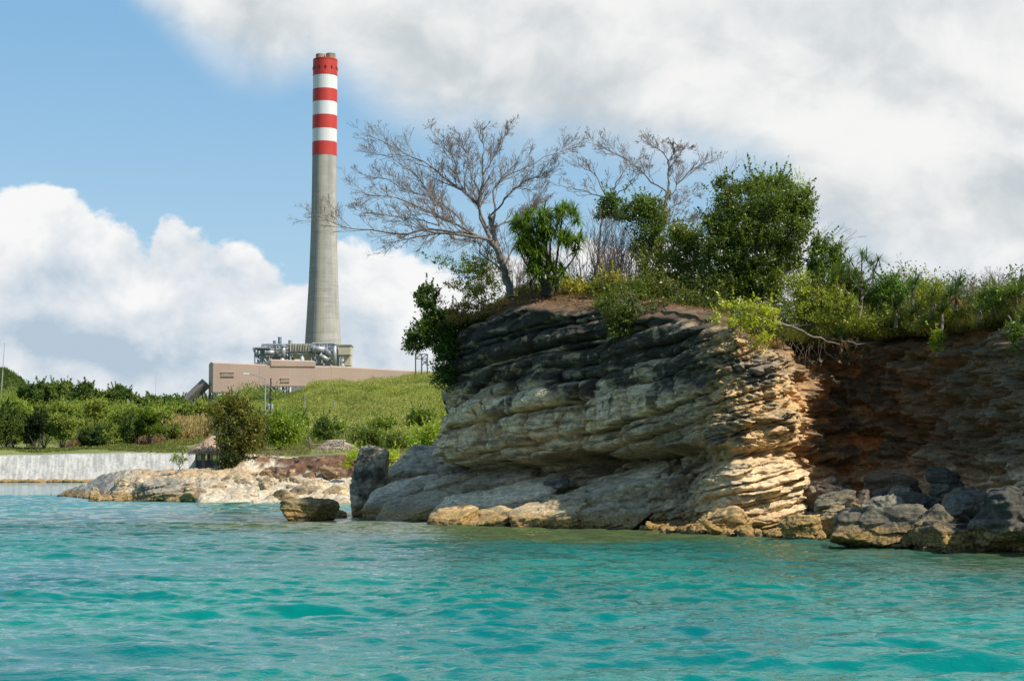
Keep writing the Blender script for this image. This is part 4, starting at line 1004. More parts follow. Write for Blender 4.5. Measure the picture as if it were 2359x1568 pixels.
T2 = [
 ([(1480, 640), (1490, 590), (1505, 543), (1526, 494), (1533, 466), (1540, 440)], .16, .09, .5, 0),
 ([(1540, 445), (1501, 420), (1473, 392), (1438, 364), (1403, 347), (1372, 333), (1344, 326)], .065, .007, -1.5, .5),
 ([(1533, 466), (1561, 427), (1585, 396), (1613, 382), (1641, 371), (1662, 364)], .06, .007, 1.5, .5),
 ([(1540, 445), (1540, 410), (1538, 375), (1526, 350), (1501, 335), (1470, 322)], .07, .007, .8, .5),
 ([(1538, 390), (1561, 361), (1570, 345), (1592, 340)], .04, .007, 1.0, .8),
 ([(1536, 378), (1552, 350), (1547, 335), (1531, 324)], .035, .007, -1.0, .8),
 ([(1505, 543), (1525, 520), (1547, 512), (1596, 508), (1620, 490), (1640, 465)], .06, .007, -1.4, 0),
 ([(1526, 494), (1560, 470), (1590, 450), (1618, 440)], .04, .007, 1.8, .3),
]
bare_tree('forked leafless tree behind the vine-covered bush, right of two thinner bare trees', T2, 86, 15, (1480, 645), (22, 6, 3))
T3 = [
 ([(1372, 640), (1382, 543), (1392, 490), (1410, 456)], .10, .06, 0, 0),
 ([(1405, 462), (1351, 441), (1316, 434), (1281, 424), (1256, 415)], .05, .007, 1.5, 0),
 ([(1410, 456), (1389, 440), (1372, 403), (1344, 385), (1323, 361), (1303, 350)], .05, .007, -1.5, 0),
 ([(1410, 456), (1421, 420), (1438, 395), (1462, 372), (1490, 360)], .05, .007, 1.0, 0),
 ([(1415, 450), (1445, 430), (1470, 400), (1500, 392)], .04, .007, -1.0, 0),
]
bare_tree('slender leafless tree with a few red leaves between the two larger bare trees', T3, 88, 25, (1372, 645), (14, 6, 3), leafy=90)

def thicket(label, foots, top, d, seed, n=26, lean=0.25, group=None, name='bare_shrub', r=0.018):
    """upright leafless stems: foots (x0, x1, y), top (y0, y1)"""
    rng = np.random.default_rng(seed); x0, x1, yb = foots; k = d / F; f = Q((x0 + x1) / 2, yb, d); root = empty(name, f); tag(root, label, 'shrub', group)
    Ps = []
    for i in range(n):
        a = Q(rng.uniform(x0, x1), yb, d + rng.uniform(-1, 1)); yt = rng.uniform(*top); b = Q((a[0] / d) * F + 1179 + rng.normal(0, 1) * (yb - yt) * lean, yt, d + rng.uniform(-1.2, 1.2))
        m_ = a * .5 + b * .5 + rng.normal(size=3) * 0.15; Ps.append(resample([a, m_, b], 9))
    Ps = np.array(Ps); Rs = r * np.linspace(1.2, 0.35, 9)[None] * np.ones((n, 1))
    P1, R1 = spawn(Ps, Rs, 10, rng, (15, 45), (0.2, 0.45), 6, 0.3, 0.14, 0.2, 0.7, 0.006)
    P2, R2 = spawn(P1, R1, 3, rng, (20, 50), (0.35, 0.6), 4, 0.25, 0.15, 0.2, 0.7, 0.005)
    V, Fc = meshjoin([tubes(Ps, Rs, 5), tubes(P1, R1, 4), tubes(P2, R2, 3)]); obj_from('stems', V, Fc, M_twig, root)
thicket('grey leafless thicket of upright stems right of the spiky rosette tree', (1385, 1470, 700), (480, 620), 82.5, 3, 42, 0.18)
thicket('pale bare stems between the spiky rosette tree and the grey thicket', (1320, 1390, 690), (500, 620), 84, 4, 26, 0.22)
thicket('pale bare saplings between the big leafless trunk and the spiky rosette tree', (1180, 1235, 690), (520, 640), 84, 6, 16, 0.2)
thicket('dead grey shrub hanging over the cliff lip', (1490, 1540, 745), (690, 735), 75.3, 7, 16, 0.9)
thicket('bare wispy twigs rising above the grass on the far right', (2180, 2330, 700), (625, 670), 71, 8, 30, 0.15, r=0.008)
thicket('fine bare branches on the right side of the big bushy tree', (1760, 1800, 690), (500, 600), 78.5, 9, 20, 0.5)

DG = (0.034, 0.068, 0.014); MG = (0.072, 0.115, 0.020); YG = (0.19, 0.23, 0.03); OL = (0.105, 0.115, 0.028); GG = (0.060, 0.100, 0.030)
broadleaf('dark leafy tree leaning out over the left end of the cliff', [(985, 690, 26, 32), (1012, 738, 34, 28), (955, 788, 28, 22), (998, 768, 42, 32), (1040, 745, 30, 35), (1028, 800, 26, 34, .5)], 84.5, (1075, 790), (0.052, 0.090, 0.020), 101, 0.11, .22, 22, 0.9, .06, 'leafy_tree', 'tree')
broadleaf('dark creeping shrub hanging under the leaning leafy tree', [(1030, 830, 25, 35), (1020, 870, 22, 30), (1045, 790, 18, 30)], 84, (1050, 830), DG, 102, 0.09, .25, 26, 0.9)
broadleaf('sparse shrub of pale stems with small light leaves left of the big bare trunk', [(1015, 597, 40, 9), (1060, 618, 42, 14), (1092, 655, 30, 35), (1045, 655, 26, 14), (1085, 610, 30, 25)], 85, (1112, 705), (0.12, 0.155, 0.03), 103, 0.09, .2, 12, 0.6, .035, bark=M_twig, stems=9)
broadleaf('olive bush right beside the foot of the big bare tree', [(1098, 640, 28, 40), (1128, 605, 24, 28), (1150, 648, 34, 26), (1105, 680, 40, 16)], 84, (1120, 695), (0.10, 0.125, 0.025), 104, 0.09, .22, 16, 0.7, .04)
broadleaf('low brownish shrub on the left slope of the cliff top', [(1070, 712, 32, 16), (1045, 735, 22, 14), (1105, 705, 30, 10)], 83.5, (1080, 730), (0.16, 0.125, 0.05), 105, 0.08, .2, 16, .8, .02)
broadleaf('bush with a leafy head rising before the slender bare tree', [(1405, 470, 26, 20), (1392, 490, 18, 16), (1425, 492, 20, 14)], 83.5, (1425, 690), (0.05, 0.085, 0.018), 106, 0.09, .22, 26, 1, .03, bark=M_twig)
broadleaf('vine-covered bush before the forked bare tree', [(1488, 476, 42, 32), (1515, 500, 24, 30), (1455, 490, 24, 24), (1490, 525, 40, 30), (1515, 560, 22, 35), (1480, 570, 30, 30)], 82, (1490, 690), (0.062, 0.095, 0.022), 107, 0.09, .24, 22, .85, .04, bark=M_twig)
broadleaf('tall olive bush left of the big bushy tree', [(1560, 560, 34, 40), (1600, 570, 30, 40), (1545, 620, 50, 45), (1600, 640, 44, 50), (1500, 640, 40, 35), (1570, 540, 22, 20)], 79, (1570, 720), (0.092, 0.120, 0.022), 108, 0.09, .26, 26, 1, .05)
broadleaf('yellowish green bush at the cliff lip below the grey thicket', [(1375, 665, 35, 18), (1340, 670, 28, 14), (1410, 650, 30, 20), (1320, 655, 24, 12)], 80.5, (1370, 690), (0.20, 0.19, 0.03), 109, 0.09, .22, 20, .9, .03)
broadleaf('dark green bush below the vine-covered bush', [(1440, 690, 46, 34), (1490, 690, 46, 32), (1400, 705, 30, 24), (1535, 690, 34, 36)], 77.2, (1460, 725), (0.075, 0.105, 0.022), 110, 0.09, .26, 26, 1, .04)
broadleaf('dark bush spilling down the face of the cliff', [(1425, 725, 40, 30), (1475, 740, 50, 36), (1440, 762, 42, 22), (1530, 725, 44, 32), (1580, 710, 40, 26), (1500, 770, 30, 16)], 75.0, (1470, 735), (0.052, 0.075, 0.018), 111, 0.09, .26, 26, .95, .04)
broadleaf('dense tall bushy tree, largest leafy tree on the cliff top',
          [(1672, 468, 30, 30), (1655, 515, 38, 34), (1662, 418, 10, 12), (1690, 440, 22, 16), (1735, 430, 40, 26, 1), (1790, 425, 38, 22, 1), (1765, 475, 62, 45), (1830, 465, 38, 40), (1850, 500, 24, 40), (1800, 530, 60, 50), (1710, 520, 55, 45), (1660, 575, 48, 42), (1740, 585, 65, 48), (1815, 590, 36, 40, 1), (1690, 635, 60, 40), (1760, 645, 50, 42), (1700, 680, 60, 30), (1650, 660, 40, 34), (1770, 690, 30, 24)],
          77, (1735, 715), (0.062, 0.094, 0.018), 112, 0.095, .28, 27, 1.2, .10, 'bushy_tree', 'tree', depth=1.0, stems=20)
broadleaf('feathery pale green top growing out of the right side of the bushy tree', [(1800, 430, 34, 26), (1845, 440, 26, 34), (1760, 415, 26, 14)], 78.5, (1775, 690), (0.13, 0.19, 0.04), 113, 0.06, .26, 28, .8, .05, 'feathery_tree', 'tree', bark=M_twig, aspect=.35)
broadleaf('bright yellow-green shrub hanging at the lip before the big bushy tree', [(1690, 702, 34, 12), (1735, 712, 34, 16), (1668, 735, 30, 10), (1715, 745, 36, 14), (1765, 745, 30, 14), (1755, 785, 22, 18), (1775, 720, 26, 14)], 69.6, (1745, 765), (0.26, 0.30, 0.035), 114, 0.10, .2, 13, .75, .03, bark=M_twig, stems=8)
broadleaf('dark low bush under the big bushy tree', [(1620, 680, 44, 34), (1660, 700, 40, 24), (1580, 700, 34, 28)], 76.5, (1630, 720), (0.042, 0.062, 0.018), 115, 0.09, .26, 26, 1, .04)
broadleaf('narrow upright bush right of the big bushy tree', [(1888, 562, 16, 26), (1885, 600, 24, 34), (1878, 640, 26, 30), (1925, 580, 16, 20), (1922, 610, 22, 26), (1962, 650, 28, 30), (1995, 680, 30, 26), (1935, 660, 26, 30)], 77, (1890, 730), (0.070, 0.115, 0.022), 116, 0.09, .22, 24, .95, .05)
broadleaf('loose light green bush below the narrow upright bush', [(1840, 660, 32, 34), (1870, 690, 40, 30), (1830, 710, 34, 24), (1905, 680, 30, 30)], 74.5, (1850, 745), (0.14, 0.175, 0.03), 117, 0.085, .22, 20, .85, .04)
broadleaf('round bush at the foot of the branching screw pine', [(1935, 700, 34, 26), (1900, 735, 40, 20), (1960, 740, 44, 18)], 73.5, (1930, 755), (0.115, 0.145, 0.027), 118, 0.085, .22, 20, .9, .03)
broadleaf('bush standing against the sky right of the screw pine', [(2045, 650, 26, 20), (2065, 668, 34, 24), (2030, 685, 30, 26)], 76, (2050, 740), (0.065, 0.12, 0.025), 119, 0.085, .22, 22, .95, .04)
broadleaf('pale yellow-green bush near the middle of the right cliff top', [(2145, 655, 30, 16), (2130, 680, 36, 22), (2180, 680, 30, 20)], 74, (2150, 740), (0.17, 0.20, 0.03), 120, 0.085, .22, 18, .85, .04)
broadleaf('low bush at the lip above the middle of the recess', [(2020, 750, 46, 18), (2080, 755, 44, 16), (2060, 730, 40, 18)], 75, (2050, 775), (0.105, 0.14, 0.026), 121, 0.085, .22, 20, .9, .03)
broadleaf('grassy bush at the lip above the right wall of the recess', [(2160, 735, 44, 18), (2215, 725, 40, 20), (2120, 750, 34, 14)], 71.5, (2170, 760), (0.12, 0.15, 0.03), 122, 0.08, .22, 20, .9, .03)
broadleaf('low green bush nearest the right edge of the photo', [(2310, 685, 36, 22), (2345, 665, 20, 16), (2280, 700, 34, 18)], 67, (2320, 715), (0.085, 0.13, 0.025), 123, 0.08, .22, 22, .9, .03)
broadleaf('small shrub clinging to the right wall just under its lip', [(2160, 775, 14, 14), (2155, 795, 10, 14)], 69, (2165, 800), (0.12, 0.17, 0.025), 124, 0.08, .15, 16, 1, .015, minn=6)
broadleaf('dark shrub hanging on the right wall at the edge of the photo', [(2335, 760, 20, 26), (2345, 790, 16, 22)], 60.3, (2350, 790), (0.06, 0.10, 0.02), 125, 0.07, .2, 20, 1, .02)
broadleaf('green bush rising behind the pale slab at the left foot of the cliff', [(985, 1005, 26, 26), (965, 1025, 24, 20), (1005, 990, 22, 22)], 120, (985, 1050), (0.16, 0.22, 0.03), 126, 0.13, .35, 22, 1, .05)

def rosette_tree(label, name, heads, stems, d, seed, n=34, L=0.5, W=0.045, col=(0.10, 0.17, 0.025), droop=.55, bark=None, r=0.06, group=None, cat='tree', upmin=-.45, foot=None):
    rng = np.random.default_rng(seed); f = foot if foot is not None else Q(stems[0][0][0], stems[0][0][1], d); root = empty(name, f); tag(root, label, cat, group)
    cs = np.array([Q(x, y, d + dd) for x, y, dd in heads])
    V, Fc, cc = blades(cs, n, L, W, rng, col, droop, upmin)
    obj_from('crown', V, Fc, M_leaf, root, cc, smooth=False)
    Ps = np.array([resample([Q(x, y, d + 0.15 * i) for i, (x, y) in enumerate(st)], 9) for st in stems])
    Vt, Ft = tubes(Ps, r * np.linspace(1.2, 0.6, 9)[None] * np.ones((len(Ps), 1)), 6); obj_from('trunk', Vt, Ft, bark or M_barkdark, root)
    return root
rg = np.random.default_rng(44); heads = []; stems = []
while len(heads) < 165:
    x = rg.uniform(1182, 1348); y = rg.uniform(478, 655)
    hw = np.interp(y, [478, 500, 545, 590, 625, 655], [50, 76, 80, 62, 40, 26]); nz_ = noise3(np.array([[x * .022, y * .022, 0.4]]), 12)[0]
    if abs(x - 1262) < hw and nz_ > (-.22 if y < 560 else -.02): heads.append((x, y, rg.uniform(-1.3, 1.3)))
for h in heads[:10]: stems.append([(1262 + rg.uniform(-16, 20), 682), (1262 + (h[0] - 1262) * .35, 640), (h[0] * .8 + 1262 * .2, h[1] + 30), (h[0], h[1])])
rosette_tree('bushy tree of bright green spiky leaf rosettes on the cliff top', 'rosette_tree', heads, stems, 80.5, 45, 38, .66, .062, (0.14, 0.215, 0.03), .6)
rosette_tree('small dark spiky plant at the foot of the rosette tree', 'spiky_plant', [(1222, 650, 0), (1215, 625, .3), (1235, 668, -.2)], [[(1228, 685), (1224, 668), (1222, 652)]], 80, 46, 40, .55, .05, (0.05, 0.10, 0.018), .5, cat='plant')
rosette_tree('branching screw pine with pale forked trunk on the right cliff top', 'screw_pine', [(1985, 588, 0), (2008, 612, .4), (1958, 602, -.4), (1940, 628, .2), (2012, 640, -.3), (1968, 632, .5), (1995, 600, -.6), (2022, 600, .2), (1930, 650, .4), (1900, 660, -.2)],
             [[(1978, 735), (1985, 700), (1983, 660), (1985, 592)], [(1983, 690), (2000, 665), (2010, 650), (2010, 615)], [(1984, 670), (1965, 650), (1955, 630), (1957, 605)], [(1980, 710), (1955, 680), (1940, 655), (1938, 632)], [(1984, 650), (2005, 640), (2014, 620), (2020, 604)]], 75.5, 47, 44, .72, .045, (0.085, 0.145, 0.035), .75, M_bark, .05)
PP = [(2100, 668, 'tall screw pine clump against the sky on the right cliff top'), (2108, 720, 'screw pine with dead brown skirt low on the right cliff top'), (2168, 720, 'screw pine just right of the brown-skirted one'), (2200, 672, 'dark screw pine right of the pale yellow-green bush'),
      (2255, 700, 'screw pine among dry grass on the far right'), (2345, 672, 'screw pine at the right edge of the photo'), (2062, 712, 'small screw pine under the bush standing against the sky'), (1925, 640, 'screw pine left of the branching one'),
      (2145, 690, 'screw pine half hidden behind the pale yellow-green bush'), (1935, 770, 'low screw pine tuft at the lip over the recess'), (2290, 680, 'thin screw pine in the dry grass near the right edge')]
for i, (x, y, lb) in enumerate(PP):
    d = np.interp(x, [1900, 2100, 2358], [75, 72.5, 65]); big = 1.15 if y < 700 else .95
    f = Q(x, y + 45, d)
    rosette_tree(lb, 'screw_pine', [(x, y, 0), (x + 7, y - 12, .3)] + ([(x - 9, y + 8, -.3)] if i % 2 else []), [[(x, y + 45), (x + 2, y + 20), (x, y)]], d, 60 + i, 52, .85 * big, .05, (0.12, 0.165, 0.035) if i % 3 else (0.08, 0.135, 0.035), .5, M_bark, .07, upmin=0.0, foot=f)
    rngk = np.random.default_rng(160 + i)
    if i % 2: 
        V, Fc, cc = blades([f + (0, 0, .55)], 30, .6, .05, rngk, (0.30, 0.17, 0.07), 1.2, -.9, .2, upmax=.1)
        obj_from('dead_leaves', V, Fc, M_leafdull, bpy.context.scene.objects[[o.name for o in C.objects if o.type == 'EMPTY'][-1]], cc, smooth=False)

# undergrowth and grass along the cliff top: nobody could count it
def undergrowth():
    rng = np.random.default_rng(71)
    P = []; base = []; n = 0
    xs = rng.uniform(1040, 2420, 2600)
    cl = []
    for x in xs:
        d0 = np.interp(x, [1040, 1180, 1400, 1600, 1780, 1870, 1960, 2150, 2420], [84.5, 81.5, 78.5, 74.5, 71, 74, 78.5, 73.5, 62.5]) + rng.uniform(0.3, 7)
        p = np.array([(x - 1179) / F * d0, d0, 0]); p[2] = ground_top(p[0], p[1])
        if 1130 < x < 1370 and d0 < np.interp(x, [1130, 1370], [85, 81.5]): continue
        hgt = np.interp(x, [1040, 1130, 1380, 1500, 1800, 2100, 2358], [.3, .35, .9, 1.3, 1.5, 1.9, 1.2]) * rng.uniform(0.4, 1.25)
        nz = float(noise3(np.array([[p[0] * .55, p[1] * .4, 0]]), 6)[0]); hgt *= 0.45 + 1.1 * max(0, nz + .45)
        cl.append((p, hgt))
    C0 = np.array([p for p, h in cl]); H = np.array([h for p, h in cl])
    k = 60; idx = np.repeat(np.arange(len(C0)), k)
    Pn = C0[idx] + rng.normal(size=(len(idx), 3)) * (0.26, 0.26, 0); Pn[:, 2] += rng.uniform(0, 1, len(idx)) ** 0.8 * H[idx]
    pt = fbm(C0 * (.6, .4, 0), 3, 19)
    col = np.array([(0.14, 0.17, 0.035), (0.24, 0.26, 0.045), (0.10, 0.14, 0.028), (0.30, 0.23, 0.09)])[rng.choice(4, len(C0), p=[.38, .27, .22, .13])][idx] * (0.85 + 0.5 * pt[idx])[:, None].clip(.4, 1.4)
    col = col * np.exp(rng.normal(0, .25, len(idx)))[:, None]
    V, Fc, cc = leaf_quads(Pn, 0.12, col, rng, .5)
    o = link('undergrowth', mesh_np('undergrowth', V, Fc, cc), M_leaf)
    tag(o, 'tangled green undergrowth covering the cliff top between the trees', 'undergrowth', kind='stuff')
    # grass blades
    C1 = []
    for x in rng.uniform(1800, 2440, 1500):
        d0 = np.interp(x, [1780, 1870, 1960, 2150, 2420], [71, 74, 78, 73, 62]) + rng.uniform(0, 6); p = np.array([(x - 1179) / F * d0, d0, 0]); p[2] = ground_top(p[0], p[1]); C1.append(p)
    for x in rng.uniform(1050, 1800, 620):
        d0 = np.interp(x, [1040, 1180, 1400, 1600, 1800], [84.5, 81.8, 78.2, 74.0, 70.2]) + rng.uniform(0.0, 4); p = np.array([(x - 1179) / F * d0, d0, 0]); p[2] = ground_top(p[0], p[1]); C1.append(p)
    C1 = np.array(C1)
    V1, F1, c1 = blades(C1[:1500], 22, .85, .022, rng, (0.19, 0.19, 0.06), .35, .45, .35, .12)
    V2, F2, c2 = blades(C1[1500:], 20, .38, .018, rng, (0.20, 0.16, 0.06), .5, .25, .35, .12)
    V, Fc = meshjoin([(V1, F1), (V2, F2)]); o = link('long_grass', mesh_np('long_grass', V, Fc, np.vstack([c1, c2]), False), M_leafdull)
    tag(o, 'long green and straw coloured grass fringing the cliff top', 'grass', kind='stuff')
undergrowth()
def litter():
    rng = np.random.default_rng(72); P = []
    for x in rng.uniform(1080, 1800, 16000):
        d0 = np.interp(x, [1040, 1180, 1400, 1600, 1800], [84.2, 80.6, 77.6, 73.6, 69.6]) + rng.uniform(-0.3, 3); P.append(((x - 1179) / F * d0, d0, 0))
    P = np.array(P)[::2]; P[:, 2] = [ground_top(a, b) + 0.02 for a, b, _ in P]
    V, Fc, cc = leaf_quads(P, 0.10, np.array([(0.34, 0.19, 0.10)]) * np.exp(rng.normal(0, .35, len(P)))[:, None], rng, .6, up=-0.2)
    tag(link('leaf_litter', mesh_np('leaf_litter', V, Fc, cc), M_leafdull), 'brown fallen leaves littering the bare left part of the cliff top', 'leaf litter', kind='stuff')
litter()
# dead roots and branches along the lip of the recess
rg = np.random.default_rng(81)
for i, (pts, lb) in enumerate(((([(1780, 738), (1815, 752), (1850, 765), (1890, 782), (1935, 790)]), 'grey dead trunk lying along the lip over the sunlit corner'), ([(1900, 778), (1950, 788), (2010, 790), (2060, 792)], 'thin grey dead branch along the lip above the recess'), ([(2325, 730), (2340, 760), (2352, 785)], 'bare pale branch hanging down the wall at the right edge'))):
    d = (70.3, 73.5, 60.6)[i]; P = np.array([resample([Q(x, y, d + 0.8 * j * (i < 2)) for j, (x, y) in enumerate(pts)], 12)]); P += rg.normal(size=P.shape) * .04
    Rr = np.array([(0.07, 0.04, 0.03)[i] * np.linspace(1, .35, 12)]); P1, R1 = spawn(P, Rr, 3, rg, (20, 50), (.08, .22), 6, .2, .1, .1, .45, .006)
    root = empty('dead_branch', P[0, 0]); tag(root, lb, 'branch'); V, Fc = tubes(P, Rr, 7); obj_from('limb', V, Fc, M_bark, root); V, Fc = tubes(P1, R1, 4); obj_from('twigs', V, Fc, M_twig, root)['kind'] = 'stuff'
# hanging roots on the corner
P = []
for i in range(34):
    x = rg.uniform(1800, 2000); y = rg.uniform(775, 800); d = np.interp(x, [1800, 1870, 1960], [69.3, 72, 76.5]) - .25
    a = Q(x, y, d); b = Q(x + rg.normal(0, 14), y + rg.uniform(15, 60), d - .2); P.append(resample([a, (a + b) / 2 + rg.normal(size=3) * .12, b], 8))
P = np.array(P); V, Fc = tubes(P, 0.006 * np.linspace(1, .4, 8)[None] * np.ones((34, 1)), 4)
tag(link('hanging_roots', mesh_np('hanging_roots', V, Fc), M_twig), 'thin roots trailing from the lip over the sunlit corner', 'roots', kind='stuff')

# ------------------------------------------------------------------ far shore: thicket, hillside cover, trees
def hill_cover():
    rng = np.random.default_rng(301)
    def cover(name, label, qlo, qhi, dlo, dhi, n, hgt, leaf, pal, seed, cond=None, up=1.4, asp=.35, k=16, spread=0.7):
        rng = np.random.default_rng(seed)
        # even density over the picture: weight towards far distances where rows compress less than range
        x = rng.uniform(qlo, qhi, n); d = dlo + (dhi - dlo) * rng.uniform(0, 1, n) ** 0.9
        X = (x - 1179) / F * d; z = gz(X, d)
        keep = z > 0.4
        if cond is not None: keep &= cond(x, d)
        X, d, z, x = X[keep], d[keep], z[keep], x[keep]
        C0 = np.stack([X, d, z], 1)
        lowf = fbm(C0 * (0.035, 0.02, 0), 3, seed) ; mf = noise3(C0 * (0.14, 0.08, 0), seed + 3)
        H = hgt * (0.6 + 0.9 * sstep(mf, -0.3, 0.6)) * rng.uniform(0.6, 1.3, len(X))
        idx = np.repeat(np.arange(len(X)), k); r = spread * hgt * .6
        P = C0[idx] + rng.normal(size=(len(idx), 3)) * (r, r, 0); P[:, 2] += rng.uniform(0, 1, len(idx)) * H[idx]
        pal = np.array(pal); t = np.clip((lowf + 0.5 * mf) * 1.1 + 0.5 + rng.normal(0, .12, len(X)), 0, 0.999) * (len(pal) - 1); i0 = t.astype(int); f = (t - i0)[:, None]
        col = (pal[i0] * (1 - f) + pal[np.minimum(i0 + 1, len(pal) - 1)] * f)
        odd = rng.random(len(X)) < 0.03; col[odd] = (0.20, 0.12, 0.05)
        col = col[idx] * np.exp(rng.normal(0, .18, len(idx)))[:, None]
        a = rng.normal(size=(len(P), 3)); a[:, 2] = np.abs(a[:, 2]) + up; a /= np.linalg.norm(a, axis=1)[:, None]
        V, Fc, cc = leaf_quads(P, leaf, col, rng, asp, up)
        o = link(name, mesh_np(name, V, Fc, cc), M_leafdull); tag(o, label, 'shrubs', kind='stuff')
    G = [(0.23, 0.27, 0.065), (0.34, 0.38, 0.085), (0.42, 0.44, 0.11), (0.44, 0.42, 0.15), (0.28, 0.32, 0.08)]
    cover('hillside_scrub', 'feathery light green scrub covering the hillside below the power station', 540, 1120, 225, 480, 22000, 1.35, .40, G, 5, k=24, asp=.28)
    cover('ridge_scrub', 'green scrub along the low ridge left of the power station', -160, 640, 450, 640, 12000, 3.4, .62, [(0.12, 0.18, 0.045), (0.23, 0.29, 0.06), (0.33, 0.38, 0.08), (0.26, 0.32, 0.065)], 6, lambda x, d: ~((x > 385) & (x < 475) & (d < 470)), k=20)
    cover('meadow_grass', 'short green grass on the strip behind the sea wall', -100, 470, 379, 425, 6000, .5, .5, [(0.16, 0.20, 0.045), (0.22, 0.24, 0.07)], 7, lambda x, d: noise3(np.stack([x * .02, d * .1, d * 0], 1), 4) > -.35, k=7, up=2)
    cover('bank_grass', 'green grass on the ground behind the brown bank', 565, 1100, 150.2, 232, 11000, .26, .24, [(0.11, 0.12, 0.035), (0.15, 0.19, 0.04), (0.22, 0.20, 0.075)], 8, lambda x, d: ~((x > 715) & (x < 850) & (d < 174) & (d > 153)), k=8, up=2.5, asp=.16)
    cover('dry_grass', 'straw coloured grass on the bank left of the shore tree', 375, 505, 425, 452, 1700, 3.0, 1.1, [(0.44, 0.33, 0.14), (0.50, 0.40, 0.19), (0.30, 0.20, 0.10)], 9, k=20, up=3.5, asp=.2)
    # bare stony scar with brush in the middle of the thicket
    cover('dead_brush', 'reddish dead brush on the stony scar in the thicket', 150, 380, 412, 436, 420, 2.2, .7, [(0.17, 0.09, 0.06), (0.30, 0.20, 0.12), (0.22, 0.12, 0.07)], 10, lambda x, d: (x < 225) | (x > 180), k=16)
hill_cover()

LEAFK = 1.0
_lc = leafcol
leafcol = lambda base, tone, rng, var=.22, yel=.1: _lc(np.asarray(base) / (2.25, 2.0, 1.6), tone, rng, var, yel)
def far_tree(label, x, yb, w_, h_, d, col, seed, group=None, name='tree', leaf=.38, lumps=9, cat='tree', ragged=1.0):
    rng = np.random.default_rng(seed); cl = []
    for i in range(lumps):
        a = rng.uniform(-1, 1); b = rng.uniform(0.12, 1) 
        cl.append((x + a * w_ * .36, yb - h_ * (0.22 + 0.58 * b), w_ * rng.uniform(.10, .26), h_ * rng.uniform(.08, .22), rng.uniform(-1, 1) * w_ * d / F * .25))
    k = d / F; pf = max(.5, w_ * k * .085)
    f = Q(x, yb, d); g = float(gz(np.array([f[0]]), np.array([d]))[0]); f[2] = min(f[2], g + .1) if d > 370 else f[2]
    return broadleaf(label, cl, d, (x, yb), col, seed, leaf, pf, 30, .95, .22 * max(1, w_ * k / 9), name, cat, group, 0.9, M_leafdull, .5, 7, ground=f, twigs=False, minn=5)
rng = np.random.default_rng(55)
for i, x in enumerate(np.linspace(-110, 395, 15)):
    if 150 < x < 205: continue
    far_tree('one of the green trees in the front row of the thicket above the sea wall', x + rng.uniform(-16, 16), rng.uniform(1020, 1038), rng.uniform(38, 92), rng.uniform(48, 112), 418 + rng.uniform(-8, 16), [(0.12, 0.17, 0.042), (0.27, 0.33, 0.075), (0.19, 0.25, 0.055)][i % 3], 600 + i, 'trees in the thicket above the sea wall')
for i, x in enumerate(np.linspace(-90, 470, 15)):
    far_tree('one of the pale feathery trees in the middle of the thicket', x + rng.uniform(-10, 10), rng.uniform(978, 990), rng.uniform(45, 105), rng.uniform(36, 74), 470 + rng.uniform(-8, 8), [(0.28, 0.35, 0.07), (0.22, 0.29, 0.06), (0.34, 0.39, 0.085)][i % 3], 640 + i, 'feathery trees in the middle of the thicket', leaf=.42, lumps=9)
for i, x in enumerate(np.linspace(70, 610, 16)):
    far_tree('one of the dark green trees along the skyline of the low ridge', x + rng.uniform(-10, 10), 940 + (x > 300) * 6, rng.uniform(50, 75), np.interp(x, [0, 80, 200, 300, 360, 600], [70, 58, 60, 45, 38, 36]) * rng.uniform(.7, 1.15), 560 + rng.uniform(-8, 8), [(0.11, 0.18, 0.048), (0.13, 0.20, 0.05), (0.20, 0.26, 0.06)][i % 3], 680 + i, 'trees along the skyline of the low ridge', leaf=.55, lumps=9)
far_tree('bright round bush at the right end of the thicket above the sea wall', 345, 1016, 80, 72, 412, (0.12, 0.18, 0.025), 720, name='bush', cat='bush')
far_tree('darkest tree in the thicket, left of the stony scar', 85, 1034, 70, 100, 408, (0.028, 0.048, 0.016), 721)
far_tree('small flat-topped tree standing alone before the stony scar', 218, 1040, 70, 48, 385, (0.055, 0.085, 0.022), 722, leaf=.45)
far_tree('small tree before the dark thicket at the far left', 15, 1042, 70, 80, 398, (0.10, 0.14, 0.03), 723)

def sbush(label, clumps, d, base, col, seed, leaf=.16, puff=.42, dens=1.0, name='bush', cat='bush', tr=.08, **kw):
    broadleaf(label, clumps, d, base, col, seed, leaf, puff, 26, dens, tr, name, cat, None, .9, M_leaf, .5, 8, **kw)
LEAFK = 1.15; leafcol = _lc
sbush('largest tree on the shore, olive crown leaning over the thatched hut', [(535, 925, 28, 16), (510, 945, 36, 20), (560, 950, 30, 22), (530, 975, 46, 26), (570, 985, 32, 30), (540, 1015, 44, 26), (580, 1020, 24, 28), (528, 1045, 30, 20), (552, 1060, 28, 12), (590, 990, 16, 22)], 147, (532, 1082), (0.082, 0.092, 0.020), 740, .17, .45, 1.0, 'shore_tree', 'tree', .22)
sbush('dark bush below the olive shore tree beside the hut', [(518, 1062, 18, 14), (524, 1080, 14, 18), (532, 1050, 20, 12)], 146, (522, 1100), (0.025, 0.040, 0.013), 741, .14, .35, 1.1)
sbush('bright round tree just right of the street lamp', [(640, 965, 26, 16), (655, 985, 36, 26), (625, 990, 26, 26), (670, 1000, 22, 20), (640, 1010, 30, 18)], 165, (642, 1036), (0.10, 0.155, 0.022), 742, .18, .45, 1.0, 'shore_tree', 'tree', .12)
sbush('dark bush hugging the street lamp pole', [(604, 985, 14, 26), (602, 1010, 16, 18), (598, 960, 8, 12)], 163, (606, 1036), (0.045, 0.072, 0.018), 743, .16, .4, 1.0)
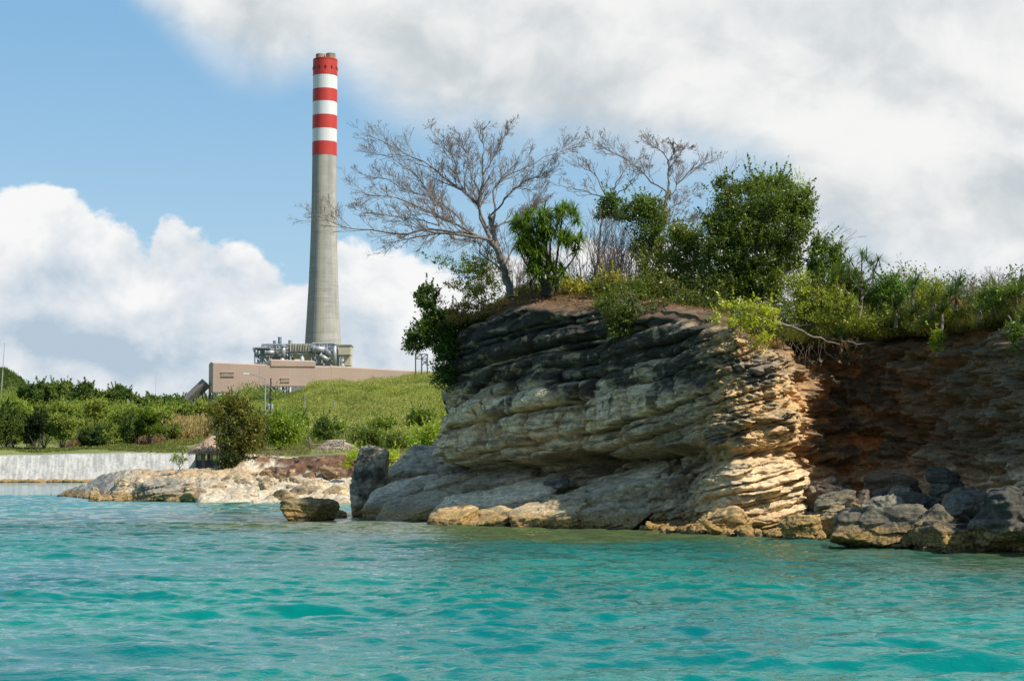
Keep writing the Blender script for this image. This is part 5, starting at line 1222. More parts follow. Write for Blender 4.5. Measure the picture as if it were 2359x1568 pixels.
sbush('dark green bush halfway between the street lamp and the thatched shelter', [(745, 975, 20, 12), (742, 992, 26, 14), (758, 1000, 18, 12)], 215, (746, 1012), (0.055, 0.088, 0.022), 744, .22, .5)
sbush('pale grey-green bush behind the thatched shelter', [(812, 1000, 18, 14), (826, 990, 16, 10)], 200, (815, 1020), (0.14, 0.18, 0.07), 745, .2, .45)
sbush('dark bush right of the thatched shelter', [(850, 1002, 24, 16), (862, 1018, 26, 14), (842, 1020, 16, 12)], 175, (855, 1040), (0.065, 0.10, 0.022), 746, .18, .42)
sbush('bush with dead brown twigs behind the standing rock', [(915, 1010, 26, 16), (930, 1028, 28, 14), (905, 1030, 16, 14)], 170, (918, 1046), (0.085, 0.12, 0.025), 747, .18, .42)
sbush('yellow-green vine at the left foot of the standing rock', [(815, 1050, 20, 10), (798, 1066, 12, 10), (832, 1045, 12, 8)], 141, (815, 1072), (0.20, 0.28, 0.03), 748, .12, .3, .9)
sbush('yellow-green vine at the right side of the standing rock', [(900, 1050, 16, 12), (888, 1062, 10, 8)], 141, (898, 1072), (0.20, 0.28, 0.03), 749, .12, .3, .9)
sbush('thin leafy sapling growing against the sea wall left of the hut', [(410, 1050, 14, 8), (422, 1058, 12, 7), (402, 1060, 8, 5)], 146, (413, 1083), (0.12, 0.17, 0.03), 750, .10, .22, .35, 'sapling', 'sapling', .03)
for i, (x, y, w_, h_, c_) in enumerate(((700, 1015, 30, 14, 'low'), (780, 985, 26, 14, 'round'), (880, 975, 34, 12, 'wide'), (968, 960, 36, 22, 'tall'), (690, 960, 22, 12, 'small'))):
    sbush(f'{c_} scrub bush on the lower hillside ' + ('before the dark bush', 'above the thatched shelter', 'above the standing rock', 'against the left edge of the cliff', 'above the bright round tree')[i], [(x, y, w_ * .7, h_ * .8), (x + w_ * .4, y + 4, w_ * .5, h_ * .6), (x - w_ * .4, y + 5, w_ * .5, h_ * .6)], 230, (x, y + h_), (0.09, 0.135, 0.028), 760 + i, .26, .6)

def far_hill():
    n = 80; c = Q(-30, 900, 690); cx, cy = c[0], 690
    u = np.linspace(-1, 1, n); U, W = np.meshgrid(u, u, indexing='ij'); r = np.hypot(U, W)
    zt = Q(0, 851, 690)[2]
    Z = np.where(r < 1, 10 + (zt - 10) * np.sqrt(np.clip(1 - r ** 2.2, 0, 1)), 10) ; V = np.stack([(cx + U * 24).ravel(), (cy + W * 24).ravel(), Z.ravel()], 1); V[:, 2] += 1.0 * fbm(V * (0.06, 0.06, 0), 3, 7)
    struct(link('far_hill', mesh_np('far_hill', V, gridfaces(n, n), np.tile((0.12, 0.16, 0.04), (len(V), 1))), M_ground))
    rng = np.random.default_rng(3); idx = rng.choice(len(V), 40000); P = V[idx] + rng.normal(size=(40000, 3)) * (.5, .5, .5) + (0, 0, .6)
    cc = np.array([(0.12, 0.165, 0.04)]) * np.exp(rng.normal(0, .25, 40000) + 0.4 * noise3(P * .12, 3))[:, None]
    V2, F2, c2 = leaf_quads(P, 1.0, cc, rng, .35, 1.4); tag(link('far_hill_scrub', mesh_np('far_hill_scrub', V2, F2, c2), M_leafdull), 'olive scrub on the rounded hill at the far left', 'shrubs', kind='stuff')
far_hill()

# ------------------------------------------------------------------ power station
M_conc = mat_plain('chimney_concrete', (0.40, 0.385, 0.345), 0.9, 0, .16, .12, 0, True)
M_steel = mat_plain('galvanised_steel', (0.38, 0.40, 0.42), 0.55, .3, .2, .8)
M_dsteel = mat_plain('dark_steel', (0.10, 0.12, 0.14), 0.6, .2, .2, .8)
M_cream = mat_plain('cream_cladding', (0.56, 0.49, 0.36), 0.7, 0, .12, .3)
M_pink = None
def cladding():
    m, t, b, _ = newmat('pinkish_cladding'); p = t.node('ShaderNodeTexCoord').outputs['Object']
    sp = t.node('ShaderNodeSeparateXYZ'); t.put(sp.inputs[0], p)
    n = t.noise(t.vmath('MULTIPLY', p, (1, 1, .25)), .15, 5, .6)
    rib = t.math('FRACT', t.math('MULTIPLY', t.math('ADD', sp.outputs[0], t.math('MULTIPLY', sp.outputs[1], .8)), 1.1))
    seam = t.smooth(rib, 0.0, 0.14, .86, 1.0)
    row = t.smooth(t.math('ABSOLUTE', t.math('SUBTRACT', t.math('FRACT', t.math('MULTIPLY', sp.outputs[2], .3)), .5)), 0.0, .03, .90, 1.0)
    k = t.math('MULTIPLY', t.math('MULTIPLY', seam, row), t.smooth(n, .3, .7, .93, 1.05))
    t.put(b.inputs['Base Color'], t.vmath('SCALE', (0.60, 0.425, 0.325), k)); b.inputs['Roughness'].default_value = .75
    return m
M_pink = cladding()
def chimney():
    d = 750.0; k = d / F; base = Q(743, 860, d); base[2] = 22
    root = empty('chimney', base); tag(root, 'tall concrete chimney with red and white bands at its top', 'chimney')
    rows = [(1000, 46), (900, 44.5), (792, 41.5), (740, 38.5), (690, 36), (640, 33.5), (590, 31.8), (540, 30.4), (490, 29.4), (440, 28.7), (400, 28.4), (360, 28.2)]
    zz = lambda y: Q(750, y, d)[2] - base[2]
    ax = lambda y: Q(np.interp(y, [140, 360, 790], [750.3, 749.0, 743.5]), y, d)[0] - base[0]
    tilt = 0.0
    prof = [(r * k, zz(y)) for y, r in rows]; prof[0] = (prof[0][0], 0)
    def facet(name, y0, y1, mat, flare=None):
        m = MB(); ys = np.linspace(y0, y1, 10 if y0 > 400 else 2) if True else 0
        pr = [(np.interp(-y, [-r_[0] for r_ in rows], [r_[1] for r_ in rows]) * k, (zz(y) if y < 1000 else 0)) for y in (np.linspace(1000, 360, 24) if y0 >= 1000 else [y0, y1])]
        m.lathe((0, 0, 0), pr, 40, cap=True); return m.build(name, mat, root)
    m, t, b, _ = newmat('stained_shaded_concrete'); p = t.node('ShaderNodeTexCoord').outputs['Object']
    n = t.noise(t.vmath('MULTIPLY', p, (1, 1, .04)), .35, 6, .6); n2 = t.noise(p, .25, 6, .6); sp = t.node('ShaderNodeSeparateXYZ'); t.put(sp.inputs[0], p)
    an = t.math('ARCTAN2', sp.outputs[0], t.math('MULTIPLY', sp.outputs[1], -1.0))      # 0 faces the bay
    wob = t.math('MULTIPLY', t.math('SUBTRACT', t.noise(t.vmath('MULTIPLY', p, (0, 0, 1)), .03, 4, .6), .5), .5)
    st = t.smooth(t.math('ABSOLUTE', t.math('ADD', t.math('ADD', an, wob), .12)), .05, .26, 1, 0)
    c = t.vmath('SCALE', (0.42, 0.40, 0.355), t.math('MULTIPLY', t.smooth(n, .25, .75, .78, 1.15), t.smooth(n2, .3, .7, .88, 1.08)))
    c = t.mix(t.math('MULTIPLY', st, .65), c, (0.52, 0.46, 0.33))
    dk = t.smooth(t.math('ADD', an, wob), -.45, -.25, .55, 0.0); c = t.mix(dk, c, (0.22, 0.22, 0.21))  # darker left third: part stain, part side shade put into the colour
    ring = t.smooth(t.math('ABSOLUTE', t.math('SUBTRACT', t.math('FRACT', t.math('MULTIPLY', sp.outputs[2], .13)), .5)), 0.0, .02, .82, 1.0)
    lift = t.smooth(t.noise(t.vmath('MULTIPLY', p, (0.1, .1, 1.6)), .6, 3, .6), .56, .66, 1.0, .82)
    t.put(b.inputs['Base Color'], t.vmath('SCALE', c, t.math('MULTIPLY', ring, lift))); b.inputs['Roughness'].default_value = .9
    facet('shaft', 1000, 360, m)
    red = mat_plain('red_paint', (0.60, 0.045, 0.03), .6, 0, .18, .25, 0, True); white = mat_plain('white_paint', (0.78, 0.77, 0.74), .65, 0, .10, .25, 0, True)
    ys = [360, 329, 299, 268, 237, 208, 177, 142]
    for i in range(7):
        mb = MB(); rr = 28.2 * k + .03
        mb.lathe((0, 0, 0), [(rr + (.06 if i % 2 == 0 else 0) - (0.25 if i == 6 else 0), zz(ys[i])), (rr + (.06 if i % 2 == 0 else 0), zz(ys[i]) + .3), (rr + (.06 if i % 2 == 0 else 0), zz(ys[i + 1]))], 40)
        mb.build('red_band' if i % 2 == 0 else 'white_band', red if i % 2 == 0 else white, root)
    dk_ = mat_plain('opening_dark', (0.05, 0.02, 0.02), .8)
    for a in range(12):
        an_ = math.radians(-90 + 8 + a * 30); mb = MB(); r = 28.2 * k + .12; z = zz(160)
        mb.box((r * math.cos(an_), r * math.sin(an_), z), (.3, .62, 1.3), an_); mb.build('vent_opening', dk_, root)
    fl = mat_plain('flue_rust', (0.40, 0.32, 0.22), .8, 0, .5, .35, 0, True)
    for x in (-11.5, 13.0):
        for yy in (0,):
            mb = MB(); mb.lathe((x * k, (-6 if x > 0 else 6) * k * .5, zz(150)), [(11.3 * k, 0), (11.3 * k, zz(126) - zz(150) - .2), (11.6 * k, zz(126) - zz(150)), (10.6 * k, zz(125) - zz(150))], 28); mb.build('flue', fl, root)
    mb = MB(); mb.lathe((0, 0, zz(141)), [(28.6 * k, 0), (28.6 * k, .5), (27.9 * k, .5)], 40, cap=True); mb.build('rim', red, root)
chimney()

def gallery():
    d = 500.0; k = d / F; o = Q(490, 905, d); root = empty('conveyor_gallery', o); tag(root, 'long windowless dusty pink gallery building raised on steel legs', 'industrial building')
    o = np.array(o)
    def X(x): return (x - 490) * k
    def Z(y): return Q(490, y, d)[2] - o[2]
    # the gallery runs away to the right: depth grows slowly
    g = 0.10
    def blk(mb, x0, x1, yt0, yt1, yb, dep, pr=0.0, gable=True):
        a, b = X(x0), X(x1); ya, yb_ = a * g, b * g; zt0, zt1, zb = Z(yt0), Z(yt1), Z(yb)
        V = [(a, ya - pr, zb), (b, yb_ - pr, zb), (b, yb_ - pr, zt1), (a, ya - pr, zt0), (a - dep * .42, ya + dep, zb), (b - dep * .42, yb_ + dep, zb), (b - dep * .42, yb_ + dep, zt1), (a - dep * .42, ya + dep, zt0), (a - dep * .21, ya + dep / 2, zt0 + .5), (b - dep * .21, yb_ + dep / 2, zt1 + .5)]
        mb.add(V, [(0, 1, 2, 3), (5, 4, 7, 6), (4, 0, 3, 8, 7), (1, 5, 6, 9, 2), (3, 2, 9, 8), (8, 9, 6, 7), (4, 5, 1, 0)])
    mb = MB(); blk(mb, 490, 595, 836, 840, 903, 5.2); blk(mb, 595.2, 660, 840.1, 842, 888, 5.2); blk(mb, 660.2, 760, 842.1, 844, 888, 5.2); blk(mb, 760.2, 1010, 843, 856, 915, 5.2)
    mb.build('wall', M_pink, root)
    mb = MB(); blk(mb, 622, 724, 829, 831.5, 842.5, 5.2, .25); mb.build('roof_house', M_pink, root)
    tr = mat_plain('pale_trim', (0.58, 0.46, 0.37), .7)
    wd = mat_plain('recess_panel', (0.47, 0.33, 0.245), .7)
    for x0, x1, y0, y1 in ((509, 537.5, 857, 866.5), (645, 664, 870, 878.5)):
        mb = MB(); xc = (x0 + x1) / 2; mb.box((X(xc), X(xc) * g - .10, (Z(y0) + Z(y1)) / 2), (X(x1) - X(x0), .16, Z(y0) - Z(y1)), math.atan(g)); f = mb.build('window', wd, root)
        mb = MB(); mb.box((X(xc), X(xc) * g - .16, Z(y0)), (X(x1) - X(x0) + .3, .26, .16), math.atan(g)); mb.build('frame', tr, f)
        mb = MB(); mb.box((X(xc), X(xc) * g - .16, Z(y1)), (X(x1) - X(x0) + .3, .2, .1), math.atan(g)); mb.build('sill', tr, f)
    for x in (492, 530, 566, 590, 600, 618, 640, 660, 672):
        for dd in (.3, 4.6):
            mb = MB(); zt = Z(903.5 if x < 594 else 888.5); mb.bar((X(x) - dd * .42, X(x) * g + dd, zt), (X(x) - dd * .42, X(x) * g + dd, -12), .55); mb.build('leg', M_dsteel if x < 640 else M_steel, root)
    for a, b, ya, yb2 in ((566, 590, 905, 925), (590, 618, 905, 925), (618, 640, 889, 915), (640, 618, 889, 915), (600, 618, 889, 912), (492, 482, 905, 925), (530, 540, 905, 925), (660, 640, 889, 908)):
        mb = MB(); mb.bar((X(a), X(a) * g + .4, Z(ya)), (X(b), X(b) * g + .4, Z(yb2)), .42); mb.build('brace', M_steel if a > 610 else M_dsteel, root)
    mb = MB(); mb.box((X(685), X(685) * g + 1.0, Z(897)), (X(700) - X(668), 4, Z(888.6) - Z(908))); mb.build('base_block', mat_plain('base_concrete', (0.30, 0.27, 0.24), .9), root)
    # inclined conveyor at the left end
    mb = MB(); a = np.array((X(474) - .5, 3.2, Z(880))); b = np.array((X(428), 3.2, Z(921)))
    mb.bar(a, b, 2.4); c_ = empty('inclined_conveyor', o); tag(c_, 'covered conveyor sloping down from the left end of the pink gallery', 'conveyor')
    mb.build('housing', mat_plain('conveyor_cover', (0.26, 0.22, 0.19), .7), c_)
    for t in np.linspace(.1, .9, 7):
        p = a * (1 - t) + b * t; mb = MB(); mb.bar(p + (0, -.6, -1.2), p + (1.0, -.6, -6), .25); mb.build('trestle', M_dsteel, c_)
gallery()

def plant():
    d = 600.0; k = d / F
    def Pt(x, y, dy=0.0): p = Q(x, y, d); p[1] += dy; return p
    def frame(label, xs, ys, deps, seed, name='pipe_rack', braces=True, w_=.5, mat=None):
        root = empty(name, Pt(np.mean(xs), ys[-1])); tag(root, label, 'steel rack'); o = np.array(root.location); mat = mat or M_steel
        for dp in deps:
            for x in xs: mb = MB(); mb.bar(Pt(x, ys[0], dp) - o, Pt(x, ys[-1], dp) - o, w_); mb.build('column', mat, root)
            for y in ys[:-1]: mb = MB(); mb.bar(Pt(xs[0], y, dp) - o, Pt(xs[-1], y, dp) - o, w_ * .9); mb.build('beam', mat, root)
            if braces:
                for i in range(len(xs) - 1):
                    for j in range(len(ys) - 1):
                        if (i + j + seed) % 2: a, b = (xs[i], ys[j]), (xs[i + 1], ys[j + 1])
                        else: a, b = (xs[i + 1], ys[j]), (xs[i], ys[j + 1])
                        mb = MB(); mb.bar(Pt(*a, dp) - o, Pt(*b, dp) - o, w_ * .65); mb.build('brace', mat, root)
        for y in ys[:-1]:
            for x in xs[::2]: mb = MB(); mb.bar(Pt(x, y, deps[0]) - o, Pt(x, y, deps[-1]) - o, w_ * .8); mb.build('tie_beam', mat, root)
        # hand rails
        mb = MB(); mb.bar(Pt(xs[0], ys[0] - 2.2, deps[0]) - o, Pt(xs[-1], ys[0] - 2.2, deps[0]) - o, .12); mb.build('handrail', mat, root)
        for x in np.linspace(xs[0], xs[-1], 9): mb = MB(); mb.bar(Pt(x, ys[0] - 2.2, deps[0]) - o, Pt(x, ys[0], deps[0]) - o, .1); mb.build('handrail_post', mat, root)
        return root
    frame('low open steel frame at the left end of the boiler plant', [587, 600, 607, 624], [802, 817, 836, 870], (0, 7), 0, w_=.42)
    frame('tall steel boiler frame left of the cream hopper house', [602, 618, 634, 650, 668], [793, 804, 820, 840, 875], (2, 10), 1)
    frame('steel frame between the cream hopper house and the beige tower', [718, 734, 752, 772], [791, 800, 814, 842, 880], (1, 9), 0, w_=.6)
    frame('second steel frame close behind the right one', [724, 744, 764, 790], [800, 812, 828, 842, 880], (11, 16), 1, w_=.5)
    r = empty('roof_canopy', Pt(603, 803)); tag(r, 'thin canopy roof over the left steel frame', 'canopy'); mb = MB(); mb.box((0, 3, .2), ((622 - 582) * k, 9, .3)); mb.build('slab', M_steel, r)
    mb = MB(); mb.bar((-(603 - 582) * k, 0, 0), (-(603 - 588) * k, 0, -2), .2); mb.build('strut', M_dsteel, r)
    hp = empty('hopper_house', Pt(692.5, 829)); tag(hp, 'cream ribbed hopper house in the middle of the boiler plant', 'hopper'); o = np.array(hp.location)
    w2 = (717 - 669) * k / 2; top = (829 - 791) * k; mid = (829 - 812) * k
    mb = MB(); mb.box((0, 4, (top + mid) / 2), (2 * w2, 8, top - mid)); mb.build('wall', M_cream, hp)
    for sx in (-.5, .5):
        mb = MB(); c = sx * w2; hw = w2 * .48
        V = [(c - hw, .2, mid - .05), (c + hw, .2, mid - .05), (c + hw, 7.8, mid - .05), (c - hw, 7.8, mid - .05), (c - .8, 3, .6), (c + .8, 3, .6), (c + .8, 5, .6), (c - .8, 5, .6)]
        mb.add(V, [(0, 1, 5, 4), (1, 2, 6, 5), (2, 3, 7, 6), (3, 0, 4, 7), (4, 5, 6, 7), (3, 2, 1, 0)]); mb.build('chute', M_cream, hp)
    for i in range(9):
        x = -w2 + i * w2 / 4; mb = MB(); mb.box((x, -.18, top - 1.4), (.22, .35, 2.8)); mb.build('rib', M_steel if i % 2 else M_cream, hp)
    mb = MB(); mb.box((0, -.2, top - 2.9), (2 * w2 + .4, .3, .3)); mb.build('rail', M_dsteel, hp)
    dk_ = mat_plain('louvre', (0.20, 0.18, 0.15), .8)
    for i in range(4): mb = MB(); mb.box((-w2 * .62 + i * w2 * .4, -.08, mid + 1.0), (1.1, .25, .9)); mb.build('louvre', dk_, hp)
    for i in range(3):
        x = (-w2, 0.0, w2)[i]; mb = MB(); mb.bar((x, .2, mid), (x, .2, -8), .45); mb.build('leg', M_steel, hp)
    for a, b in ((-w2, 0.0), (0.0, w2)):
        for q_ in ((a, b), (b, a)): mb = MB(); mb.bar((q_[0], -.1, mid - .6), ((a + b) / 2, -.1, 2.4) if q_[0] == a else ((a + b) / 2, -.1, 2.4), .25); mb.build('brace', M_steel, hp)
    tw = empty('lift_tower', Pt(793, 843)); tag(tw, 'beige windowless tower at the right end of the boiler plant', 'tower')
    mb = MB(); mb.box((0, 4, (843 - 806) * k), ((807 - 779) * k, 8, (819 - 798) * k)); mb.build('upper_box', M_cream, tw)
    mb = MB(); mb.box(((798.5 - 793) * k, 5, (843 - 829) * k), ((806 - 791) * k, 7, (819.2 - 843) * -k - .1)); mb.build('lower_shaft', M_cream, tw)
    mb = MB(); mb.box((0, 4, (843 - 795) * k + .1), ((809 - 777) * k, 8.6, .35)); mb.build('roof', mat_plain('beige_roof', (0.42, 0.34, 0.22), .8), tw)
    for x in (781, 786): mb = MB(); mb.bar(((x - 793) * k, .6, (843 - 817) * k), ((x - 793) * k, .6, -5), .35); mb.build('leg', M_steel, tw)
    for i, (x, y0, y1, w_, lb) in enumerate(((639.7, 773.5, 800, 8.6, 'tallest round steel stack on the boiler plant'), (627.5, 782, 802, 7.2, 'shorter round steel stack left of the tallest one'), (664, 781, 800, 9, 'pale squat stack beside the cream hopper house'))):
        st = empty('vent_stack', Pt(x, y1, 5)); tag(st, lb, 'vent stack'); mb = MB(); hh = (y1 - y0) * k; r_ = w_ * k / 2
        mb.lathe((0, 0, 0), [(r_, -6), (r_, hh - .3), (r_ * 1.08, hh - .3), (r_ * 1.08, hh), (r_ * .85, hh)], 20); mb.build('shell', mat_plain('stack_steel', (0.30, 0.35, 0.38) if i < 2 else (.5, .5, .47), .5, .3, .25, .6), st)
        mb = MB(); mb.lathe((0, 0, hh * .55), [(r_ * 1.18, 0), (r_ * 1.18, .25)], 20); mb.build('collar', M_steel, st)
    # ducts and pipes
    for i, (pts, r_, lb) in enumerate((([(652, 795), (652, 825), (645, 838)], .9, 'thick pale duct dropping beside the hopper house'), ([(720, 803), (748, 806), (770, 820)], 1.2, 'thick duct slanting across the right steel frame'), ([(736, 818), (757, 830)], .9, 'short slanted duct low in the right steel frame'), ([(610, 812), (632, 812)], .8, 'level pipe across the left boiler frame'),
                                      ([(771, 791), (771, 843)], .8, 'upright pipe at the right side of the right steel frame'))):
        P = [Pt(x, y, .2 - .3 * i) for x, y in pts]; du = empty('duct', P[0]); tag(du, lb, 'duct')
        mb = MB(); [mb.tube(P[j] - P[0], P[j + 1] - P[0], r_, n=10) for j in range(len(P) - 1)]; mb.build('pipe', mat_plain('duct_metal', (0.45, 0.46, 0.46), .5, .4, .2, .6), du, True)
        mb = MB(); t_ = P[1] - P[0]; t_ = t_ / np.linalg.norm(t_); mb.tube(t_ * .2, t_ * .6, r_ * 1.3, n=12); mb.build('flange', M_steel, du)
    sh = empty('boiler_casing', Pt(634, 830, 6)); tag(sh, 'pale boiler casing seen inside the left steel frame', 'boiler')
    mb = MB(); mb.box((0, 0, 1.5), (5.5, 4, 7)); mb.build('casing', mat_plain('casing', (.42, .42, .38), .6, .1, .3, .5), sh); mb = MB(); mb.lathe((-3.6, -1, .4), [(1.3, -2), (1.3, 2), (.5, 2.6)], 14); mb.build('tank', mat_plain('tank_cream', (.6, .55, .42), .6), sh)
    # pylon behind the cliff
    d2 = 420.0; py = empty('steel_pylon', Q(968, 845, d2)); tag(py, 'small steel lattice frame standing just behind the left edge of the cliff', 'pylon'); o = np.array(py.location)
    for x in (957, 971, 984): mb = MB(); mb.bar(Q(x, 815, d2) - o, Q(x, 862, d2) - o, .22); mb.build('leg', M_dsteel, py)
    for a, b in (((957, 815.5), (984, 815.5)), ((957, 826), (984, 826)), ((957, 826), (971, 815)), ((971, 826), (984, 842)), ((971, 842), (984, 827)), ((971, 826), (984, 815))):
        mb = MB(); mb.bar(Q(*a, d2) - o, Q(*b, d2) - o, .15); mb.build('brace', M_dsteel, py)
plant()

# ------------------------------------------------------------------ poles
M_grey = mat_plain('pole_paint', (0.42, 0.42, 0.40), .5, .2); M_wood = mat_plain('weathered_wood', (0.30, 0.235, 0.16), .9, 0, .35, 3, .3); M_dwood = mat_plain('dark_wood', (0.055, 0.05, 0.045), .9)
def poles():
    d = 190.0; f = gq(611, d); lp = empty('street_lamp', f); tag(lp, 'tall grey street lamp with a single arm beside the bright round tree', 'street lamp'); f = np.array(f)
    mb = MB(); mb.tube((0, 0, -.3), Q(611, 871, d) - f, .12, .07, 10); mb.build('pole', M_grey, lp)
    mb = MB(); a = Q(611, 872, d) - f; b = Q(590, 864, d) - f; c = Q(574, 861, d) - f; mb.tube(a, b, .05, n=8); mb.tube(b, c, .05, n=8); mb.build('arm', M_grey, lp)
    mb = MB(); c0 = Q(568, 861.5, d) - f; mb.add([c0 + v for v in [(-.36, -.14, 0), (.3, -.1, 0), (.3, .1, 0), (-.36, .14, 0), (-.3, -.1, .13), (.28, -.06, .11), (.28, .06, .11), (-.3, .1, .13)]], [(0, 3, 2, 1), (4, 5, 6, 7), (0, 1, 5, 4), (1, 2, 6, 5), (2, 3, 7, 6), (3, 0, 4, 7)]); hd = mb.build('lamp_head', mat_plain('lamp_white', (.75, .76, .76), .4), lp)
    mb = MB(); mb.lathe(c0 - (0.05, 0, .10), [(.05, 0), (.13, .05), (.15, .1)], 12); mb.build('lens', mat_plain('lens', (.6, .62, .62), .2), hd)
    d = 260.0; f = gq(621.5, d); up = empty('utility_pole', f); tag(up, 'dark wooden utility pole with two transformers right of the street lamp', 'utility pole'); f = np.array(f)
    mb = MB(); mb.tube((0, 0, -.5), Q(623.8, 871, d) - f, .15, .10, 8); mb.build('pole', M_dwood, up)
    for y in (892, 918): mb = MB(); w_ = 9 if y == 892 else 4; mb.bar(Q(623 - w_, y, d - .2) - f, Q(623 + w_, y, d - .2) - f, .12); mb.build('crossarm', M_dwood, up)
    mb = MB(); mb.bar(Q(615, 893, d - .3) - f, Q(633, 890, d - .3) - f, .08); mb.build('bracket', M_grey, up)
    for x in (618.5, 626): mb = MB(); mb.lathe(Q(x, 941, d - .3) - f, [(.18, 0), (.2, .03), (.2, .62), (.15, .7)], 14); t_ = mb.build('transformer', mat_plain('transformer_grey', (.42, .47, .50), .5), up)
    d = 330.0; f = gq(932, d); p3 = empty('utility_pole', f); tag(p3, 'small dark pole with a pale lamp arm on the hillside left of the cliff', 'utility pole'); f = np.array(f)
    mb = MB(); mb.tube((0, 0, -.4), Q(934.5, 929, d) - f, .16, .11, 8); mb.build('pole', M_dwood, p3)
    mb = MB(); mb.bar(Q(926, 948.5, d) - f, Q(943, 950, d) - f, .14); mb.build('crossarm', M_grey, p3); mb = MB(); mb.box(Q(924, 948.5, d) - f, (.6, .3, .2)); mb.build('lamp_head', mat_plain('lamp_pale', (.75, .76, .76), .4), p3)
    for x, y0, y1, dd, lb in ((702, 912, 940, 330, 'thin white post on the hillside, left one of two'), (770, 924, 946, 320, 'thin pale post on the hillside, right one of two')):
        f = gq(x, dd); ps = empty('post', f); tag(ps, lb, 'post'); f = np.array(f); mb = MB(); mb.tube((0, 0, -.3), Q(x, y0, dd) - f, .10, .08, 6); mb.build('shaft', M_grey, ps); mb = MB(); mb.box(Q(x, y0, dd) - f, (.3, .3, .12)); mb.build('cap', M_grey, ps)
    for pts, dd, r_, lb in ((((1, 935), (10.5, 789)), 600, .22, 'tall thin radio mast at the left edge of the photo'), (((358.6, 915), (359, 861)), 650, .12, 'faint thin mast on the skyline left of the pink gallery')):
        a = Q(*pts[0], dd); a[2] = min(a[2], float(gz(a[:1], a[1:2])[0])); b = Q(*pts[1], dd); rt = empty('radio_mast', a); tag(rt, lb, 'mast'); mb = MB(); mid = a * .45 + b * .55
        mb.tube((0, 0, 0), mid - a, r_, n=6); mb.build('lower_section', M_grey, rt); mb = MB(); mb.tube(mid - a, b - a, r_ * .6, r_ * .3, n=6); mb.build('upper_section', M_grey, rt)
poles()

# ------------------------------------------------------------------ thatched hut, shelter, pole frame
M_thatch = mat_attr('thatch', .95, .25, 6, .5)
def thatch_blades(P, Dn, L, W, rng, col):
    n = len(P); s_ = np.cross(Dn, (0, 0, 1.0)); s_ /= np.maximum(np.linalg.norm(s_, axis=1), 1e-6)[:, None]
    Dn = Dn + rng.normal(size=(n, 3)) * .13; ln = L * rng.uniform(.7, 1.3, n)[:, None]
    V = np.stack([P - s_ * W / 2, P + s_ * W / 2, P + Dn * ln + s_ * W * .35, P + Dn * ln - s_ * W * .35], 1).reshape(-1, 3)
    c = np.asarray(col)[None] * np.exp(rng.normal(0, .25, n))[:, None]
    return V, np.arange(4 * n).reshape(-1, 4), np.repeat(c, 4, axis=0)
def hut():
    d = 150.0; k = d / F; f = Q(480, 1081.5, d); f[1] = d + 1.4; root = empty('thatched_hut', f); tag(root, 'thatched open-sided hut on dark posts beside the sea wall', 'hut')
    dk_ = mat_plain('dark_wall', (0.13, 0.14, 0.15), .9, 0, .3, 3, .3); w2 = 29 * k
    for sy in (-1.25, 1.25): mb = MB(); mb.box((0, sy, .42), (2 * w2, .12, .86)); mb.build('wall', dk_, root)
    for sx in (-1, 1): mb = MB(); mb.box((sx * (w2 - .06), 0, .41), (.12, 2.38, .84)); mb.build('wall', dk_, root)
    for x in (-1, -.42, .25, .9):
        for sy in (-1.3, 1.3): mb = MB(); mb.box((x * (w2 - .02), sy, .87), (.12 if x != -.42 else .3, .13, 1.78)); mb.build('post', mat_plain('post_brown', (.20, .13, .08), .9) if x != -.42 else mat_plain('post_pale', (.36, .27, .18), .9), root)
    for z in (.98, 1.3): mb = MB(); mb.bar((-w2, -1.38, z), (w2, -1.38, z - .04), .035); mb.build('rail', mat_plain('yellow_rope', (.5, .40, .10), .8), root)
    mb = MB(); mb.box((0, 0, 1.72), (2 * w2 + .5, 3.0, .1)); mb.build('ceiling_frame', M_wood, root)
    # thatch: two pitched layers over a hipped cone
    rng = np.random.default_rng(8); ez, az_, R0 = 1.52, 3.05, 2.15
    mb = MB(); mb.lathe((.15, 0, 0), [(R0 - .15, ez + .12), (1.2, 2.35), (.1, az_ - .05)], 20); mb.build('roof_core', mat_plain('thatch_core', (.22, .15, .09), .95), root)
    n = 7000; t = rng.uniform(0, 1, n) ** .6; a = rng.uniform(0, 2 * math.pi, n); rr = .1 + (R0 - .1) * t; zz = np.interp(t, [0, .55, 1], [az_, 2.35, ez + .18])
    P = np.stack([.15 + rr * np.cos(a), rr * np.sin(a), zz], 1); Dn = np.stack([np.cos(a) * .75, np.sin(a) * .75, -np.full(n, .62)], 1); low_ = t > .9; Dn[low_] = Dn[low_] * (.35, .35, 1.2)
    V, Fc, cc = thatch_blades(P, Dn, .42, .05, rng, (0.56, 0.40, 0.27)); link('roof', mesh_np('roof', V, Fc, cc, False), M_thatch, root)
hut()
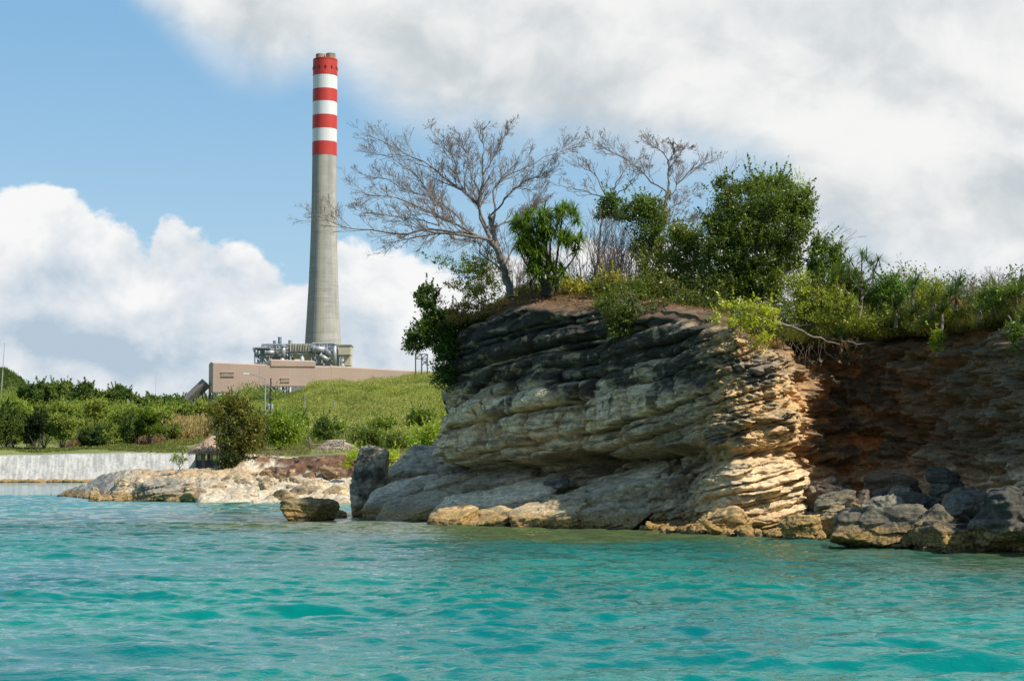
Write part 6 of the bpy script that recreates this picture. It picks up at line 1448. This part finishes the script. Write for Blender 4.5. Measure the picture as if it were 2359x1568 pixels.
def shelter():
    d = 170.0; k = d / F; f = Q(782, 1046, d); root = empty('thatched_shelter', f); tag(root, 'low sagging thatched roof shelter lying in the grass left of the standing rock', 'shelter'); o = np.array(f)
    rng = np.random.default_rng(9)
    def slab(name, corners, n, col, seed):
        r = np.random.default_rng(seed); A_, B_, C_, D_ = [np.array(Q(x, y, d + dd)) - o for x, y, dd in corners]      # A-B ridge, D-C eaves
        u = r.uniform(0, 1, n)[:, None]; v = r.uniform(0, 1, n)[:, None]
        P = (A_ * (1 - u) + B_ * u) * (1 - v) + (D_ * (1 - u) + C_ * u) * v; P[:, 2] += -.25 * (v * (1 - v))[:, 0] + .06 * noise3(P * 1.2, seed)
        Dn = (D_ * (1 - u) + C_ * u) - (A_ * (1 - u) + B_ * u); Dn /= np.linalg.norm(Dn, axis=1)[:, None]
        V, Fc, cc = thatch_blades(P, Dn, .5, .055, r, col); link(name, mesh_np(name, V, Fc, cc, False), M_thatch, root)
        mb = MB(); mb.add([A_ + (0, 0, -.05), B_ + (0, 0, -.05), C_ + (0, 0, -.05), D_ + (0, 0, -.05), A_ + (0, .1, -.16), B_ + (0, .1, -.16), C_ + (0, .1, -.16), D_ + (0, .1, -.16)], [(0, 1, 2, 3), (7, 6, 5, 4), (0, 4, 5, 1), (1, 5, 6, 2), (2, 6, 7, 3), (3, 7, 4, 0)]); mb.build('roof_backing', mat_plain('backing', (.15, .11, .08), .95), root)
    slab('roof', [(758, 1012, 1.8), (796, 1012, 1.8), (790, 1030, -.6), (729, 1031, -.6)], 2600, (.55, .46, .35), 1)
    slab('roof', [(790, 1016, 1.2), (812, 1024, 1.0), (836, 1043, -.4), (776, 1038, -1.0)], 2400, (.52, .43, .32), 2)
    for x, y0, y1 in ((792, 995, 1036), (735, 1030, 1050), (832, 1040, 1052), (775, 1034, 1050)): mb = MB(); mb.tube(Q(x, y0, d - .6) - o, Q(x - 1, y1, d - .6) - o, .05, n=6); mb.build('post', M_wood, root)
shelter()
def pole_frame():
    d = 162.0; f = Q(716, 1046, d); root = empty('driftwood_frame', f); tag(root, 'crooked frame of bare driftwood poles left of the thatched shelter', 'pole frame'); o = np.array(f)
    for a, b, r_ in (((712, 1006), (716, 1050), .07), ((701, 1036), (716, 1024), .05), ((716, 1024), (706, 1012), .05), ((716, 1024), (765, 1022), .06), ((706, 1010), (704, 1030), .05), ((712, 1006), (722, 1030), .05)):
        mb = MB(); mb.tube(Q(*a, d) - o, Q(*b, d + .4) - o, r_, r_ * .8, 7); mb.build('pole', M_wood, root)
pole_frame()
mbx = MB()
# roots and dead branches on top of the brown bank
P = []; rg = np.random.default_rng(12)
for i in range(26):
    a = Q(rg.uniform(560, 640), rg.uniform(1040, 1056), 149 - rg.uniform(0, 1)); b = a + (rg.uniform(-1.6, 1.9), -.3, rg.uniform(-.7, .3)); P.append(resample([a, (a + b) / 2 + rg.normal(size=3) * .15, b], 7))
P = np.array(P); V, Fc = tubes(P, .035 * np.linspace(1, .4, 7)[None] * np.ones((26, 1)), 5); tag(link('brushwood', mesh_np('brushwood', V, Fc), M_wood), 'dead brushwood hanging over the left end of the brown bank', 'brushwood', kind='stuff')
